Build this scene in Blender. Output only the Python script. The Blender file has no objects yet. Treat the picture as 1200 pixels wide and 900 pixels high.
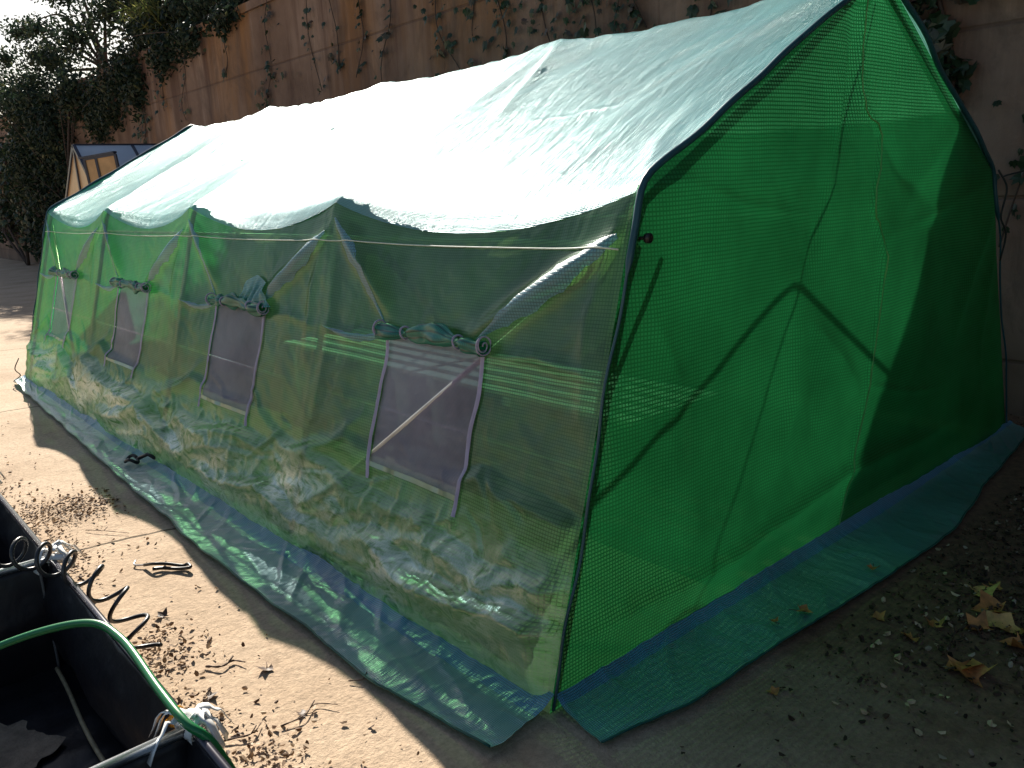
import bpy, math, random
import numpy as np
from mathutils import Vector, Matrix
random.seed(7); RNG = np.random.RandomState(11)
C = bpy.context.scene.collection
SC = bpy.context.scene

# ------------------------------------------------------------------ helpers
def link(name, V, F, mat=None, parent=None, uv=None, smooth=True):
    me = bpy.data.meshes.new(name)
    me.from_pydata([tuple(map(float, v)) for v in V], [], F)
    if uv is not None:
        l = me.uv_layers.new(name='UVMap')
        idx = np.zeros(len(me.loops), dtype=np.int32); me.loops.foreach_get('vertex_index', idx)
        l.data.foreach_set('uv', np.asarray(uv, dtype=np.float32)[idx].ravel())
    if smooth: me.polygons.foreach_set('use_smooth', [True]*len(me.polygons))
    if mat is not None: me.materials.append(mat)
    me.update()
    o = bpy.data.objects.new(name, me); C.objects.link(o)
    if parent is not None: o.parent = parent
    return o
def empty(name, loc=(0, 0, 0), parent=None):
    o = bpy.data.objects.new(name, None); C.objects.link(o); o.location = loc
    if parent is not None: o.parent = parent
    return o
def tag(o, label=None, cat=None, group=None, kind=None):
    if label: o['label'] = label
    if cat: o['category'] = cat
    if group: o['group'] = group
    if kind: o['kind'] = kind
    return o
class MB:
    def __init__(s): s.V = []; s.F = []
    def add(s, V, F):
        n = len(s.V); s.V += [tuple(v) for v in V]; s.F += [tuple(i+n for i in f) for f in F]
    def box(s, a, b):
        x0, y0, z0 = a; x1, y1, z1 = b
        s.add([(x0,y0,z0),(x1,y0,z0),(x1,y1,z0),(x0,y1,z0),(x0,y0,z1),(x1,y0,z1),(x1,y1,z1),(x0,y1,z1)],
              [(3,2,1,0),(4,5,6,7),(0,1,5,4),(1,2,6,5),(2,3,7,6),(3,0,4,7)])
    def beam(s, a, b, w, h):     # square beam between two points
        a = Vector(a); b = Vector(b); d = (b-a).normalized()
        u = d.cross(Vector((0,0,1)));
        if u.length < 1e-3: u = Vector((1,0,0))
        u.normalize(); v = u.cross(d).normalized()
        P = []
        for q in (a, b):
            for i, j in ((-1,-1),(1,-1),(1,1),(-1,1)): P.append(q+u*(i*w/2)+v*(j*h/2))
        s.add(P, [(3,2,1,0),(4,5,6,7),(0,1,5,4),(1,2,6,5),(2,3,7,6),(3,0,4,7)])
    def tube(s, pts, r, n=8, cap=True):
        pts = [Vector(p) for p in pts]; m = len(pts)
        rr = r if isinstance(r, (list, tuple)) else [r]*m
        t0 = (pts[1]-pts[0]).normalized(); u = t0.orthogonal().normalized()
        V = []; F = []
        for i, p in enumerate(pts):
            t = ((pts[min(i+1, m-1)]-pts[max(i-1, 0)])).normalized()
            u = (u - t*u.dot(t)).normalized(); v = t.cross(u)
            for k in range(n):
                a = 2*math.pi*k/n; V.append(p+(u*math.cos(a)+v*math.sin(a))*rr[i])
        for i in range(m-1):
            for k in range(n):
                F.append((i*n+k, i*n+(k+1) % n, (i+1)*n+(k+1) % n, (i+1)*n+k))
        if cap: F.append(tuple(range(n-1, -1, -1))); F.append(tuple((m-1)*n+k for k in range(n)))
        s.add(V, F)
    def build(s, name, mat, parent=None, smooth=False): return link(name, s.V, s.F, mat, parent, smooth=smooth)
def curve_pts(P, n=10):          # Catmull-Rom through points
    P = [Vector(p) for p in P]; Q = [P[0]*2-P[1]]+P+[P[-1]*2-P[-2]]; out = []
    for i in range(1, len(Q)-2):
        for k in range(n):
            t = k/n; a, b, c, d = Q[i-1], Q[i], Q[i+1], Q[i+2]
            out.append(0.5*((2*b)+(c-a)*t+(2*a-5*b+4*c-d)*t*t+(3*b-a-3*c+d)*t**3))
    out.append(P[-1]); return out

# numpy gradient noise
_perm = RNG.permutation(256); _perm = np.concatenate([_perm, _perm]); _ang = RNG.rand(256)*2*np.pi
def noise(x, y, seed=0):
    x = np.asarray(x, float)+seed*17.3; y = np.asarray(y, float)+seed*9.7
    xi = np.floor(x).astype(int); yi = np.floor(y).astype(int); xf = x-xi; yf = y-yi
    def g(ix, iy, dx, dy):
        a = _ang[_perm[(_perm[ix & 255]+iy) & 255]]; return np.cos(a)*dx+np.sin(a)*dy
    u = xf**3*(xf*(xf*6-15)+10); v = yf**3*(yf*(yf*6-15)+10)
    n00 = g(xi, yi, xf, yf); n10 = g(xi+1, yi, xf-1, yf); n01 = g(xi, yi+1, xf, yf-1); n11 = g(xi+1, yi+1, xf-1, yf-1)
    return ((n00*(1-u)+n10*u)*(1-v)+(n01*(1-u)+n11*u)*v)*1.4
def ridge(x, y, seed=0): return 1-np.abs(noise(x, y, seed))*2
def fbm(x, y, seed=0, o=4):
    r = 0; a = 1
    for k in range(o): r = r+a*noise(x*2**k, y*2**k, seed+k); a *= .5
    return r
def crease(U, W, segs):          # sum of ridge lines: (points, amplitude, width)
    D = np.zeros_like(U)
    for pts, amp, w in segs:
        best = np.full(U.shape, 1e9); par = np.zeros_like(U); L = len(pts)-1
        for i in range(L):
            ax, ay = pts[i]; bx, by = pts[i+1]; dx, dy = bx-ax, by-ay; l2 = dx*dx+dy*dy
            t = np.clip(((U-ax)*dx+(W-ay)*dy)/l2, 0, 1)
            d = np.hypot(U-ax-t*dx, W-ay-t*dy); m = d < best
            best = np.where(m, d, best); par = np.where(m, (i+t)/L, par)
        D += amp*np.exp(-(best/w)**1.6)*np.clip(np.sin(np.pi*(par*.94+.03)), 0, 1)**.7
    return D

# ------------------------------------------------------------------ materials
def newmat(name):
    m = bpy.data.materials.new(name); m.use_nodes = True; nt = m.node_tree; nt.nodes.clear()
    out = nt.nodes.new('ShaderNodeOutputMaterial'); return m, nt, out
def N(nt, typ, **kw):
    n = nt.nodes.new(typ)
    for k, v in kw.items():
        if k.startswith('_'): n.inputs[k[1:].replace('_', ' ')].default_value = v
        elif k.startswith('i') and k[1:].isdigit(): n.inputs[int(k[1:])].default_value = v
        else: setattr(n, k, v)
    return n
def L(nt, a, b): nt.links.new(a, b)
def ramp(nt, fac, stops):
    r = nt.nodes.new('ShaderNodeValToRGB'); L(nt, fac, r.inputs[0]); e = r.color_ramp.elements
    while len(e) < len(stops): e.new(0.5)
    for i, (p, c) in enumerate(stops): e[i].position = p; e[i].color = (*c, 1) if len(c) == 3 else c
    return r.outputs[0]
def mathn(nt, op, a, b=None, c=None, clamp=False):
    n = nt.nodes.new('ShaderNodeMath'); n.operation = op; n.use_clamp = clamp
    for i, v in enumerate((a, b, c)):
        if v is None: continue
        if isinstance(v, (int, float)): n.inputs[i].default_value = v
        else: L(nt, v, n.inputs[i])
    return n.outputs[0]
def mixc(nt, fac, a, b, mode='MIX'):
    n = nt.nodes.new('ShaderNodeMix'); n.data_type = 'RGBA'; n.blend_type = mode
    for s, v in ((n.inputs['Factor'], fac), (n.inputs[6], a), (n.inputs[7], b)):
        if isinstance(v, (int, float)): s.default_value = v
        elif isinstance(v, tuple): s.default_value = (*v, 1) if len(v) == 3 else v
        else: L(nt, v, s)
    return n.outputs[2]
def plain(name, col, rough=.6, metal=0, bump=0, bscale=40, var=.25, spec=.5, vscale=6):
    m, nt, out = newmat(name)
    p = nt.nodes.new('ShaderNodeBsdfPrincipled'); tc = N(nt, 'ShaderNodeTexCoord')
    nz = N(nt, 'ShaderNodeTexNoise', _Scale=vscale, _Detail=6.0, _Roughness=.65); L(nt, tc.outputs['Object'], nz.inputs['Vector'])
    lo = tuple(c*(1-var) for c in col); hi = tuple(min(1, c*(1+var)) for c in col)
    L(nt, ramp(nt, nz.outputs[0], [(.3, lo), (.7, hi)]), p.inputs['Base Color'])
    p.inputs['Roughness'].default_value = rough; p.inputs['Metallic'].default_value = metal
    p.inputs['Specular IOR Level'].default_value = spec
    if bump:
        b2 = N(nt, 'ShaderNodeTexNoise', _Scale=bscale, _Detail=5.0); L(nt, tc.outputs['Object'], b2.inputs['Vector'])
        bp = N(nt, 'ShaderNodeBump', _Strength=bump, _Distance=.01); L(nt, b2.outputs[0], bp.inputs['Height']); L(nt, bp.outputs[0], p.inputs['Normal'])
    L(nt, p.outputs[0], out.inputs[0]); return m

def film(name, tint, trans, diff, t_cell, t_thread, gloss, rough, cell=.0068, thread=.30, glosscol=(1, 1, 1), transw=.65, aniso_bump=.25, foot_glow=0, streak=60, bdist=.004):
    """woven clear-coated greenhouse sheeting: reinforcing threads in a grid over a thin tinted film. UV is in metres."""
    m, nt, out = newmat(name)
    uv = N(nt, 'ShaderNodeUVMap'); sx = N(nt, 'ShaderNodeSeparateXYZ'); 
    wn = N(nt, 'ShaderNodeTexNoise', _Scale=3.0, _Detail=2.0); L(nt, uv.outputs[0], wn.inputs['Vector'])
    wv = N(nt, 'ShaderNodeVectorMath', operation='SCALE', _Scale=.012); L(nt, wn.outputs['Color'], wv.inputs[0])
    ad = N(nt, 'ShaderNodeVectorMath', operation='ADD'); L(nt, uv.outputs[0], ad.inputs[0]); L(nt, wv.outputs[0], ad.inputs[1])
    L(nt, ad.outputs[0], sx.inputs[0])
    def line(c, sz, th):
        f = mathn(nt, 'FRACT', mathn(nt, 'DIVIDE', c, sz)); d = mathn(nt, 'ABSOLUTE', mathn(nt, 'SUBTRACT', f, .5))
        return mathn(nt, 'MULTIPLY', mathn(nt, 'SUBTRACT', th/2+.06, d), 1/.12, clamp=True)
    lx = line(sx.outputs[0], cell, thread*.8); ly = line(sx.outputs[1], cell, thread)
    th = mathn(nt, 'MAXIMUM', lx, ly)
    n2 = N(nt, 'ShaderNodeTexNoise', _Scale=2.2, _Detail=5.0, _Roughness=.6); L(nt, uv.outputs[0], n2.inputs['Vector'])
    n3 = N(nt, 'ShaderNodeTexNoise', _Scale=float(streak), _Detail=3.0, _Roughness=.6)
    mp = N(nt, 'ShaderNodeMapping'); mp.inputs['Scale'].default_value = (1, .18, 1); L(nt, uv.outputs[0], mp.inputs[0]); L(nt, mp.outputs[0], n3.inputs['Vector'])
    var = ramp(nt, n2.outputs[0], [(.35, (.72, .72, .72)), (.65, (1.15, 1.15, 1.15))])
    col_d = mixc(nt, 1.0, diff, var, 'MULTIPLY'); col_t = mixc(nt, 1.0, trans, var, 'MULTIPLY')
    glow_mask = None; thk = mixc(nt, th, (1.12, 1.12, 1.12), (.36, .38, .36)); col_d = mixc(nt, 1.0, col_d, thk, 'MULTIPLY'); col_t = mixc(nt, 1.0, col_t, thk, 'MULTIPLY')
    if foot_glow:      # sun glow and glints painted pale along the crumples, mostly in the slack foot of the wall
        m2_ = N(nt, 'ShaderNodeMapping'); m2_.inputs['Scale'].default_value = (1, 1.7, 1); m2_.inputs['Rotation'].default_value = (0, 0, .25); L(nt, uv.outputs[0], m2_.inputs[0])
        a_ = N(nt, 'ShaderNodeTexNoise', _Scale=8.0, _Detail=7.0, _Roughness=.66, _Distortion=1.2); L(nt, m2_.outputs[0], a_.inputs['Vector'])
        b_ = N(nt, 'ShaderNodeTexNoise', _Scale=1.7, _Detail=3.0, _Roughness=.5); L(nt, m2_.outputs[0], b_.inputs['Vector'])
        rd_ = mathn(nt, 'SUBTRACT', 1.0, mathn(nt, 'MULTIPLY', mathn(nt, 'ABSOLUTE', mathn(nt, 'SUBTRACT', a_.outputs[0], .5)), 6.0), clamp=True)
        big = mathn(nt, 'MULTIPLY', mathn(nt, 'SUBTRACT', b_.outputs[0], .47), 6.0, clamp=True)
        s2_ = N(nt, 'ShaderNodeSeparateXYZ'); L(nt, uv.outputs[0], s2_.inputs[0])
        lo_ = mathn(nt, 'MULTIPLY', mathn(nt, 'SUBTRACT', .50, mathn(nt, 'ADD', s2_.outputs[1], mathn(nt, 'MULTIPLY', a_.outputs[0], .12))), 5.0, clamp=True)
        glow_mask = mathn(nt, 'MULTIPLY', mathn(nt, 'MULTIPLY', rd_, lo_), mathn(nt, 'ADD', mathn(nt, 'MULTIPLY', big, .8), .45), clamp=True)
        col_d = mixc(nt, glow_mask, col_d, (.80, .85, .66)); col_t = mixc(nt, glow_mask, col_t, (.95, .98, .70))
    bp = N(nt, 'ShaderNodeBump', _Strength=aniso_bump, _Distance=bdist)
    hh = mathn(nt, 'ADD', mathn(nt, 'MULTIPLY', th, .25), n3.outputs[0])
    if glow_mask is not None: hh = mathn(nt, 'ADD', hh, mathn(nt, 'MULTIPLY', mathn(nt, 'MULTIPLY', a_.outputs[0], lo_), 9.0))
    L(nt, hh, bp.inputs['Height'])
    dif = N(nt, 'ShaderNodeBsdfDiffuse'); L(nt, col_d, dif.inputs[0]); L(nt, bp.outputs[0], dif.inputs['Normal'])
    tr = N(nt, 'ShaderNodeBsdfTranslucent'); L(nt, col_t, tr.inputs[0])
    body = N(nt, 'ShaderNodeMixShader', i0=transw)
    if glow_mask is not None: L(nt, mathn(nt, 'MULTIPLY', mathn(nt, 'SUBTRACT', 1.0, mathn(nt, 'MULTIPLY', glow_mask, .7)), transw), body.inputs[0])
    L(nt, dif.outputs[0], body.inputs[1]); L(nt, tr.outputs[0], body.inputs[2])
    tp = N(nt, 'ShaderNodeBsdfTransparent'); tp.inputs[0].default_value = (*tint, 1)
    tfac = mathn(nt, 'ADD', mathn(nt, 'MULTIPLY', th, t_thread-t_cell), t_cell)
    if glow_mask is not None: tfac = mathn(nt, 'MULTIPLY', tfac, mathn(nt, 'SUBTRACT', 1.0, mathn(nt, 'MULTIPLY', glow_mask, .8)))
    m1 = N(nt, 'ShaderNodeMixShader'); L(nt, tfac, m1.inputs[0]); L(nt, body.outputs[0], m1.inputs[1]); L(nt, tp.outputs[0], m1.inputs[2])
    gl = N(nt, 'ShaderNodeBsdfGlossy', _Roughness=rough); gl.inputs[0].default_value = (*glosscol, 1); L(nt, bp.outputs[0], gl.inputs['Normal'])
    fr = N(nt, 'ShaderNodeLayerWeight', _Blend=.45)
    gf = mathn(nt, 'MULTIPLY', mathn(nt, 'ADD', mathn(nt, 'MULTIPLY', fr.outputs['Facing'], 1.6), .35), gloss, clamp=True)
    if glow_mask is not None: gf = mathn(nt, 'ADD', gf, mathn(nt, 'MULTIPLY', glow_mask, .18), clamp=True)
    m2 = N(nt, 'ShaderNodeMixShader'); L(nt, gf, m2.inputs[0]); L(nt, m1.outputs[0], m2.inputs[1]); L(nt, gl.outputs[0], m2.inputs[2])
    L(nt, m2.outputs[0], out.inputs[0]); return m

M = {}
M['roof'] = film('roof_sheeting', (.50, .88, .74), (.26, .70, .58), (.11, .46, .53), .25, .09, .135, .31, transw=.40, glosscol=(.82, .97, 1), aniso_bump=.6, streak=30, bdist=.012)
M['side'] = film('side_sheeting', (.50, .86, .44), (.42, .72, .28), (.25, .50, .26), .57, .08, .06, .22, transw=.65, glosscol=(.90, 1, 1), aniso_bump=.16, cell=.0098, thread=.36, foot_glow=1)
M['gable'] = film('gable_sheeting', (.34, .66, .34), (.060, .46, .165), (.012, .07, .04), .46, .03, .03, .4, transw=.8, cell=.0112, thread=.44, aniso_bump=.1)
M['skirt'] = film('skirt_sheeting', (.2, .6, .5), (.10, .42, .34), (.11, .46, .44), .06, .02, .22, .30, transw=.25, cell=.0055, aniso_bump=.5, streak=45, bdist=.008)
M['sky_hem'] = film('sky_hem_sheeting', (.2, .5, .6), (.07, .3, .42), (.10, .40, .66), .05, .02, .16, .3, transw=.25, cell=.0055, aniso_bump=.5, streak=45, bdist=.008)  # inner skirt strip, sky reflection put into its blue colour
M['fold'] = film('sky_fold_sheeting', (.5, .8, .75), (.25, .58, .62), (.22, .50, .68), .46, .20, .09, .4, transw=.3, cell=.0098, aniso_bump=.35, streak=40, bdist=.006)  # pale blue stands in for sky reflected on the folds
M['mesh'] = film('insect_mesh', (.85, .72, .88), (.55, .47, .60), (.78, .68, .86), .44, .10, .02, .4, cell=.0035, thread=.25, transw=.5)
M['piping'] = plain('edge_piping', (.012, .07, .09), .38, spec=.6)
M['zip'] = plain('zipper_tape', (.40, .36, .50), .55, bump=.3, bscale=400)
M['roll'] = film('rolled_sheeting', (.1, .5, .3), (.04, .4, .2), (.05, .34, .25), .08, .03, .08, .28, transw=.4, cell=.0068)
M['steel'] = plain('dull_steel', (.42, .38, .33), .42, .6, bump=.1)
M['pale_tube'] = plain('pale_tube', (.72, .68, .62), .4, .2)
M['seam'] = plain('seam_thread', (.62, .70, .60), .6, var=.2, vscale=60)
M['knob'] = plain('black_plastic', (.015, .015, .016), .4)
M['rope'] = plain('dark_cord', (.012, .02, .018), .7)
M['white_slats'] = plain('white_slats', (.78, .78, .74), .45, bump=.1, var=.06)
M['white_plastic'] = plain('white_tape', (.82, .82, .80), .22, var=.05, spec=.8)
M['orange'] = plain('amber_band', (.55, .24, .02), .35)
M['black_fabric'] = plain('black_liner', (.012, .011, .014), .42, bump=.5, bscale=14, spec=.55)
M['black_rubber'] = plain('black_rubber', (.035, .035, .038), .38, bump=.1, spec=.6)
M['rim'] = plain('rim_tube', (.05, .045, .06), .25, .3, spec=.8)
M['silver'] = plain('silver_tube', (.62, .66, .70), .28, .9)
M['hose'] = plain('green_hose', (.012, .19, .055), .33, var=.1, spec=.6)
M['glass_frame'] = plain('blue_grey_frame', (.03, .035, .06), .4)
M['wall_tint_pane'] = plain('wall_tint_pane', (.42, .26, .12), .35, var=.2)  # brown of the wall reflection put into the pane colour

def pane_mat():
    m, nt, out = newmat('polycarbonate_pane')
    p = N(nt, 'ShaderNodeBsdfPrincipled', _Roughness=.16); p.inputs['Base Color'].default_value = (.62, .70, .80, 1)
    p.inputs['Specular IOR Level'].default_value = .8
    tr = N(nt, 'ShaderNodeBsdfTranslucent'); tr.inputs[0].default_value = (.78, .86, .95, 1)
    mx = N(nt, 'ShaderNodeMixShader', i0=.45); L(nt, p.outputs[0], mx.inputs[1]); L(nt, tr.outputs[0], mx.inputs[2]); L(nt, mx.outputs[0], out.inputs[0]); return m
M['pane'] = pane_mat()

def ground_mat():
    m, nt, out = newmat('ground_concrete'); g = N(nt, 'ShaderNodeNewGeometry'); P = g.outputs['Position']
    def nz(s, d=8.0, r=.6, vec=P, dist=0.0):
        n = N(nt, 'ShaderNodeTexNoise', _Scale=s, _Detail=d, _Roughness=r, _Distortion=dist); L(nt, vec, n.inputs['Vector']); return n.outputs[0]
    base = ramp(nt, nz(1.3, 9.0, .65), [(.28, (.44, .315, .205)), (.5, (.58, .43, .295)), (.72, (.68, .525, .375))])
    fine = ramp(nt, nz(55, 6.0, .7), [(.3, (.72, .72, .72)), (.62, (1.1, 1.1, 1.1))])
    c = mixc(nt, 1.0, base, fine, 'MULTIPLY')
    st = ramp(nt, nz(4.2, 7.0, .7, dist=.6), [(.60, (0, 0, 0)), (.74, (1, 1, 1))])
    c = mixc(nt, mathn(nt, 'MULTIPLY', st, .5), c, (.15, .085, .045))
    sp = ramp(nt, nz(150, 3.0, .6), [(.66, (0, 0, 0)), (.72, (1, 1, 1))])
    c = mixc(nt, mathn(nt, 'MULTIPLY', sp, .6), c, (.10, .055, .03))
    pale = ramp(nt, nz(2.1, 5.0, .6, dist=1.2), [(.58, (0, 0, 0)), (.75, (1, 1, 1))])
    c = mixc(nt, mathn(nt, 'MULTIPLY', pale, .35), c, (.60, .45, .32))
    # soil towards the retaining wall and dirt, spread wider to deepen the shade on the right
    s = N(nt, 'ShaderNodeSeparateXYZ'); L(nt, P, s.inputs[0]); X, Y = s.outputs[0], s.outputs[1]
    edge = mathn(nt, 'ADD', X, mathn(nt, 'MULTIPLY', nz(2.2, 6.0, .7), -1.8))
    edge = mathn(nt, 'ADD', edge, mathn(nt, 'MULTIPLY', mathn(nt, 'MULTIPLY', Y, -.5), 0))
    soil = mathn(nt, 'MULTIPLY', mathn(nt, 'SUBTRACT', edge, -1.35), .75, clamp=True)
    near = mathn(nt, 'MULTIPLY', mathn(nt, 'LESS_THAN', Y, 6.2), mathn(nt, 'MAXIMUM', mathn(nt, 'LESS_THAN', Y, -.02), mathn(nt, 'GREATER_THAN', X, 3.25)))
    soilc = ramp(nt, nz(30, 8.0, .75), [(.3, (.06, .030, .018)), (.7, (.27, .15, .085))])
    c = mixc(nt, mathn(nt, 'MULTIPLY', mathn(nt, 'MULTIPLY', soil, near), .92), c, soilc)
    # slab joints running across, with dirt in them
    wob = mathn(nt, 'MULTIPLY', mathn(nt, 'SUBTRACT', nz(6, 5.0), .5), .05)
    yy = mathn(nt, 'ADD', mathn(nt, 'ADD', Y, mathn(nt, 'MULTIPLY', X, .19)), wob)
    f = mathn(nt, 'ABSOLUTE', mathn(nt, 'SUBTRACT', mathn(nt, 'MODULO', mathn(nt, 'ADD', yy, 30-1.98+1.5), 3.0), 1.5))
    j = mathn(nt, 'MULTIPLY', mathn(nt, 'SUBTRACT', .011, f), 220, clamp=True)
    c = mixc(nt, mathn(nt, 'MULTIPLY', j, .75), c, (.035, .028, .014))
    p = N(nt, 'ShaderNodeBsdfPrincipled', _Roughness=.9); p.inputs['Specular IOR Level'].default_value = .25
    L(nt, c, p.inputs['Base Color'])
    h = mathn(nt, 'ADD', mathn(nt, 'MULTIPLY', nz(9, 10.0, .7), .6), mathn(nt, 'MULTIPLY', nz(90, 5.0, .7), .16))
    h = mathn(nt, 'SUBTRACT', h, mathn(nt, 'MULTIPLY', j, .35))
    b = N(nt, 'ShaderNodeBump', _Strength=.75, _Distance=.03); L(nt, h, b.inputs['Height']); L(nt, b.outputs[0], p.inputs['Normal'])
    L(nt, p.outputs[0], out.inputs[0]); return m
M['ground'] = ground_mat()
M['soil'] = plain('planting_soil', (.13, .07, .055), .95, bump=1.0, bscale=25, var=.5, vscale=14)
def wall_mat():
    m, nt, out = newmat('stained_concrete'); g = N(nt, 'ShaderNodeNewGeometry'); P = g.outputs['Position']
    s = N(nt, 'ShaderNodeSeparateXYZ'); L(nt, P, s.inputs[0])
    def nz(sc, vscale=(1, 1, 1), d=7.0, r=.6, dist=0.0):
        mp = N(nt, 'ShaderNodeMapping'); mp.inputs['Scale'].default_value = vscale; L(nt, P, mp.inputs[0])
        n = N(nt, 'ShaderNodeTexNoise', _Scale=sc, _Detail=d, _Roughness=r, _Distortion=dist); L(nt, mp.outputs[0], n.inputs['Vector']); return n.outputs[0]
    c = ramp(nt, nz(.9), [(.3, (.14, .088, .063)), (.5, (.22, .148, .11)), (.7, (.31, .22, .17))])
    st = ramp(nt, nz(2.6, (1, 1, .07), r=.7), [(.45, (0, 0, 0)), (.60, (1, 1, 1))])
    topf = mathn(nt, 'MULTIPLY', mathn(nt, 'SUBTRACT', s.outputs[2], .6), .38, clamp=True)
    c = mixc(nt, mathn(nt, 'MULTIPLY', mathn(nt, 'MULTIPLY', st, topf), .85), c, (.10, .055, .04))
    o = ramp(nt, nz(1.1, (1, 1, .16), r=.6, dist=.3), [(.50, (0, 0, 0)), (.68, (1, 1, 1))])
    c = mixc(nt, mathn(nt, 'MULTIPLY', mathn(nt, 'MULTIPLY', o, topf), .7), c, (.36, .17, .045))
    wq = ramp(nt, nz(3.4, (1, 1, .08), r=.6), [(.62, (0, 0, 0)), (.74, (1, 1, 1))])
    c = mixc(nt, mathn(nt, 'MULTIPLY', wq, .35), c, (.55, .47, .42))
    bl = ramp(nt, nz(1.9, (1, 1, .8), 9.0, .72, .8), [(.52, (0, 0, 0)), (.66, (1, 1, 1))]); c = mixc(nt, mathn(nt, 'MULTIPLY', bl, .55), c, (.09, .065, .05))
    jz = mathn(nt, 'ABSOLUTE', mathn(nt, 'SUBTRACT', mathn(nt, 'MODULO', mathn(nt, 'ADD', s.outputs[2], .14+mathn_off), .86), .43))
    j = mathn(nt, 'MULTIPLY', mathn(nt, 'SUBTRACT', .014, jz), 120, clamp=True)
    jy = mathn(nt, 'ABSOLUTE', mathn(nt, 'SUBTRACT', mathn(nt, 'MODULO', mathn(nt, 'ADD', s.outputs[1], 50), 2.44), 1.22))
    j2 = mathn(nt, 'MULTIPLY', mathn(nt, 'SUBTRACT', .012, jy), 120, clamp=True)
    j = mathn(nt, 'MAXIMUM', j, mathn(nt, 'MULTIPLY', j2, .6))
    c = mixc(nt, mathn(nt, 'MULTIPLY', j, .5), c, (.10, .06, .045))
    p = N(nt, 'ShaderNodeBsdfPrincipled', _Roughness=.88); p.inputs['Specular IOR Level'].default_value = .25
    L(nt, c, p.inputs['Base Color'])
    h = mathn(nt, 'SUBTRACT', nz(12, (1, 1, .6), 9.0, .7), mathn(nt, 'MULTIPLY', j, .5))
    b = N(nt, 'ShaderNodeBump', _Strength=.6, _Distance=.03); L(nt, h, b.inputs['Height']); L(nt, b.outputs[0], p.inputs['Normal'])
    L(nt, p.outputs[0], out.inputs[0]); return m
mathn_off = .0
M['wall'] = wall_mat()
def leafmat(name, stops, trans=.35, rough=.5, spec=.3):
    m, nt, out = newmat(name); g = N(nt, 'ShaderNodeNewGeometry')
    c = ramp(nt, g.outputs['Random Per Island'], stops)
    p = N(nt, 'ShaderNodeBsdfPrincipled', _Roughness=rough); p.inputs['Specular IOR Level'].default_value = spec; L(nt, c, p.inputs['Base Color'])
    t = N(nt, 'ShaderNodeBsdfTranslucent'); L(nt, c, t.inputs[0])
    mx = N(nt, 'ShaderNodeMixShader', i0=trans); L(nt, p.outputs[0], mx.inputs[1]); L(nt, t.outputs[0], mx.inputs[2]); L(nt, mx.outputs[0], out.inputs[0]); return m
M['ivy'] = leafmat('ivy_leaves', [(0, (.018, .04, .022)), (.5, (.03, .065, .03)), (.8, (.05, .07, .04)), (1, (.09, .05, .045))], .25, .38, .5)
M['bush'] = leafmat('bush_leaves', [(0, (.012, .024, .016)), (.6, (.022, .042, .024)), (.9, (.04, .06, .03)), (1, (.09, .10, .04))], .35)
M['lime'] = leafmat('reed_leaves', [(0, (.05, .09, .03)), (.5, (.12, .15, .04)), (1, (.25, .24, .08))], .5)
M['litter'] = leafmat('dry_litter', [(0, (.06, .032, .018)), (.4, (.17, .095, .05)), (.7, (.32, .21, .12)), (1, (.62, .50, .36))], .15, .7)
M['darklitter'] = leafmat('dark_litter', [(0, (.02, .012, .008)), (.55, (.07, .04, .025)), (.88, (.15, .09, .055)), (1, (.45, .36, .26))], .1, .7)
M['dryleaf'] = plain('dry_leaf', (.50, .21, .06), .55, var=.5, vscale=30)
M['palebit'] = plain('pale_leaf', (.55, .42, .24), .6, var=.3, vscale=40)
M['twig'] = plain('twig', (.08, .045, .03), .8)
M['bark'] = plain('bark', (.07, .05, .04), .9, bump=.8, bscale=20)

# ------------------------------------------------------------------ camera
ya, pi_, ro, FF = .7140, .2364, -.0495, 960.97
cy, sy = math.cos(ya), math.sin(ya); cp, sp = math.cos(pi_), math.sin(pi_)
fw = Vector((sy*cp, cy*cp, -sp)); rt = Vector((cy, -sy, 0)); up = rt.cross(fw)
cr, sr = math.cos(ro), math.sin(ro)
r2 = cr*rt+sr*up; u2 = -sr*rt+cr*up
cam = bpy.data.cameras.new('camera'); co = bpy.data.objects.new('camera', cam); C.objects.link(co)
mw = Matrix(((r2.x, u2.x, -fw.x, -1.2632), (r2.y, u2.y, -fw.y, -1.3741), (r2.z, u2.z, -fw.z, 1.333), (0, 0, 0, 1)))
co.matrix_world = mw; cam.sensor_width = 36; cam.lens = 36*FF/1200; cam.clip_end = 1000; cam.clip_start = .05
SC.camera = co

# ------------------------------------------------------------------ setting
def grid_sheet(x0, x1, y0, y1, nx, ny, zf):
    V = []; F = []
    for j in range(ny+1):
        for i in range(nx+1):
            x = x0+(x1-x0)*i/nx; y = y0+(y1-y0)*j/ny; V.append((x, y, zf(x, y)))
    for j in range(ny):
        for i in range(nx): a = j*(nx+1)+i; F.append((a, a+1, a+nx+2, a+nx+1))
    return V, F
V, F = grid_sheet(-150, 150, -150, 150, 30, 30, lambda x, y: 0)
tag(link('ground', V, F, M['ground']), kind='structure')
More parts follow.
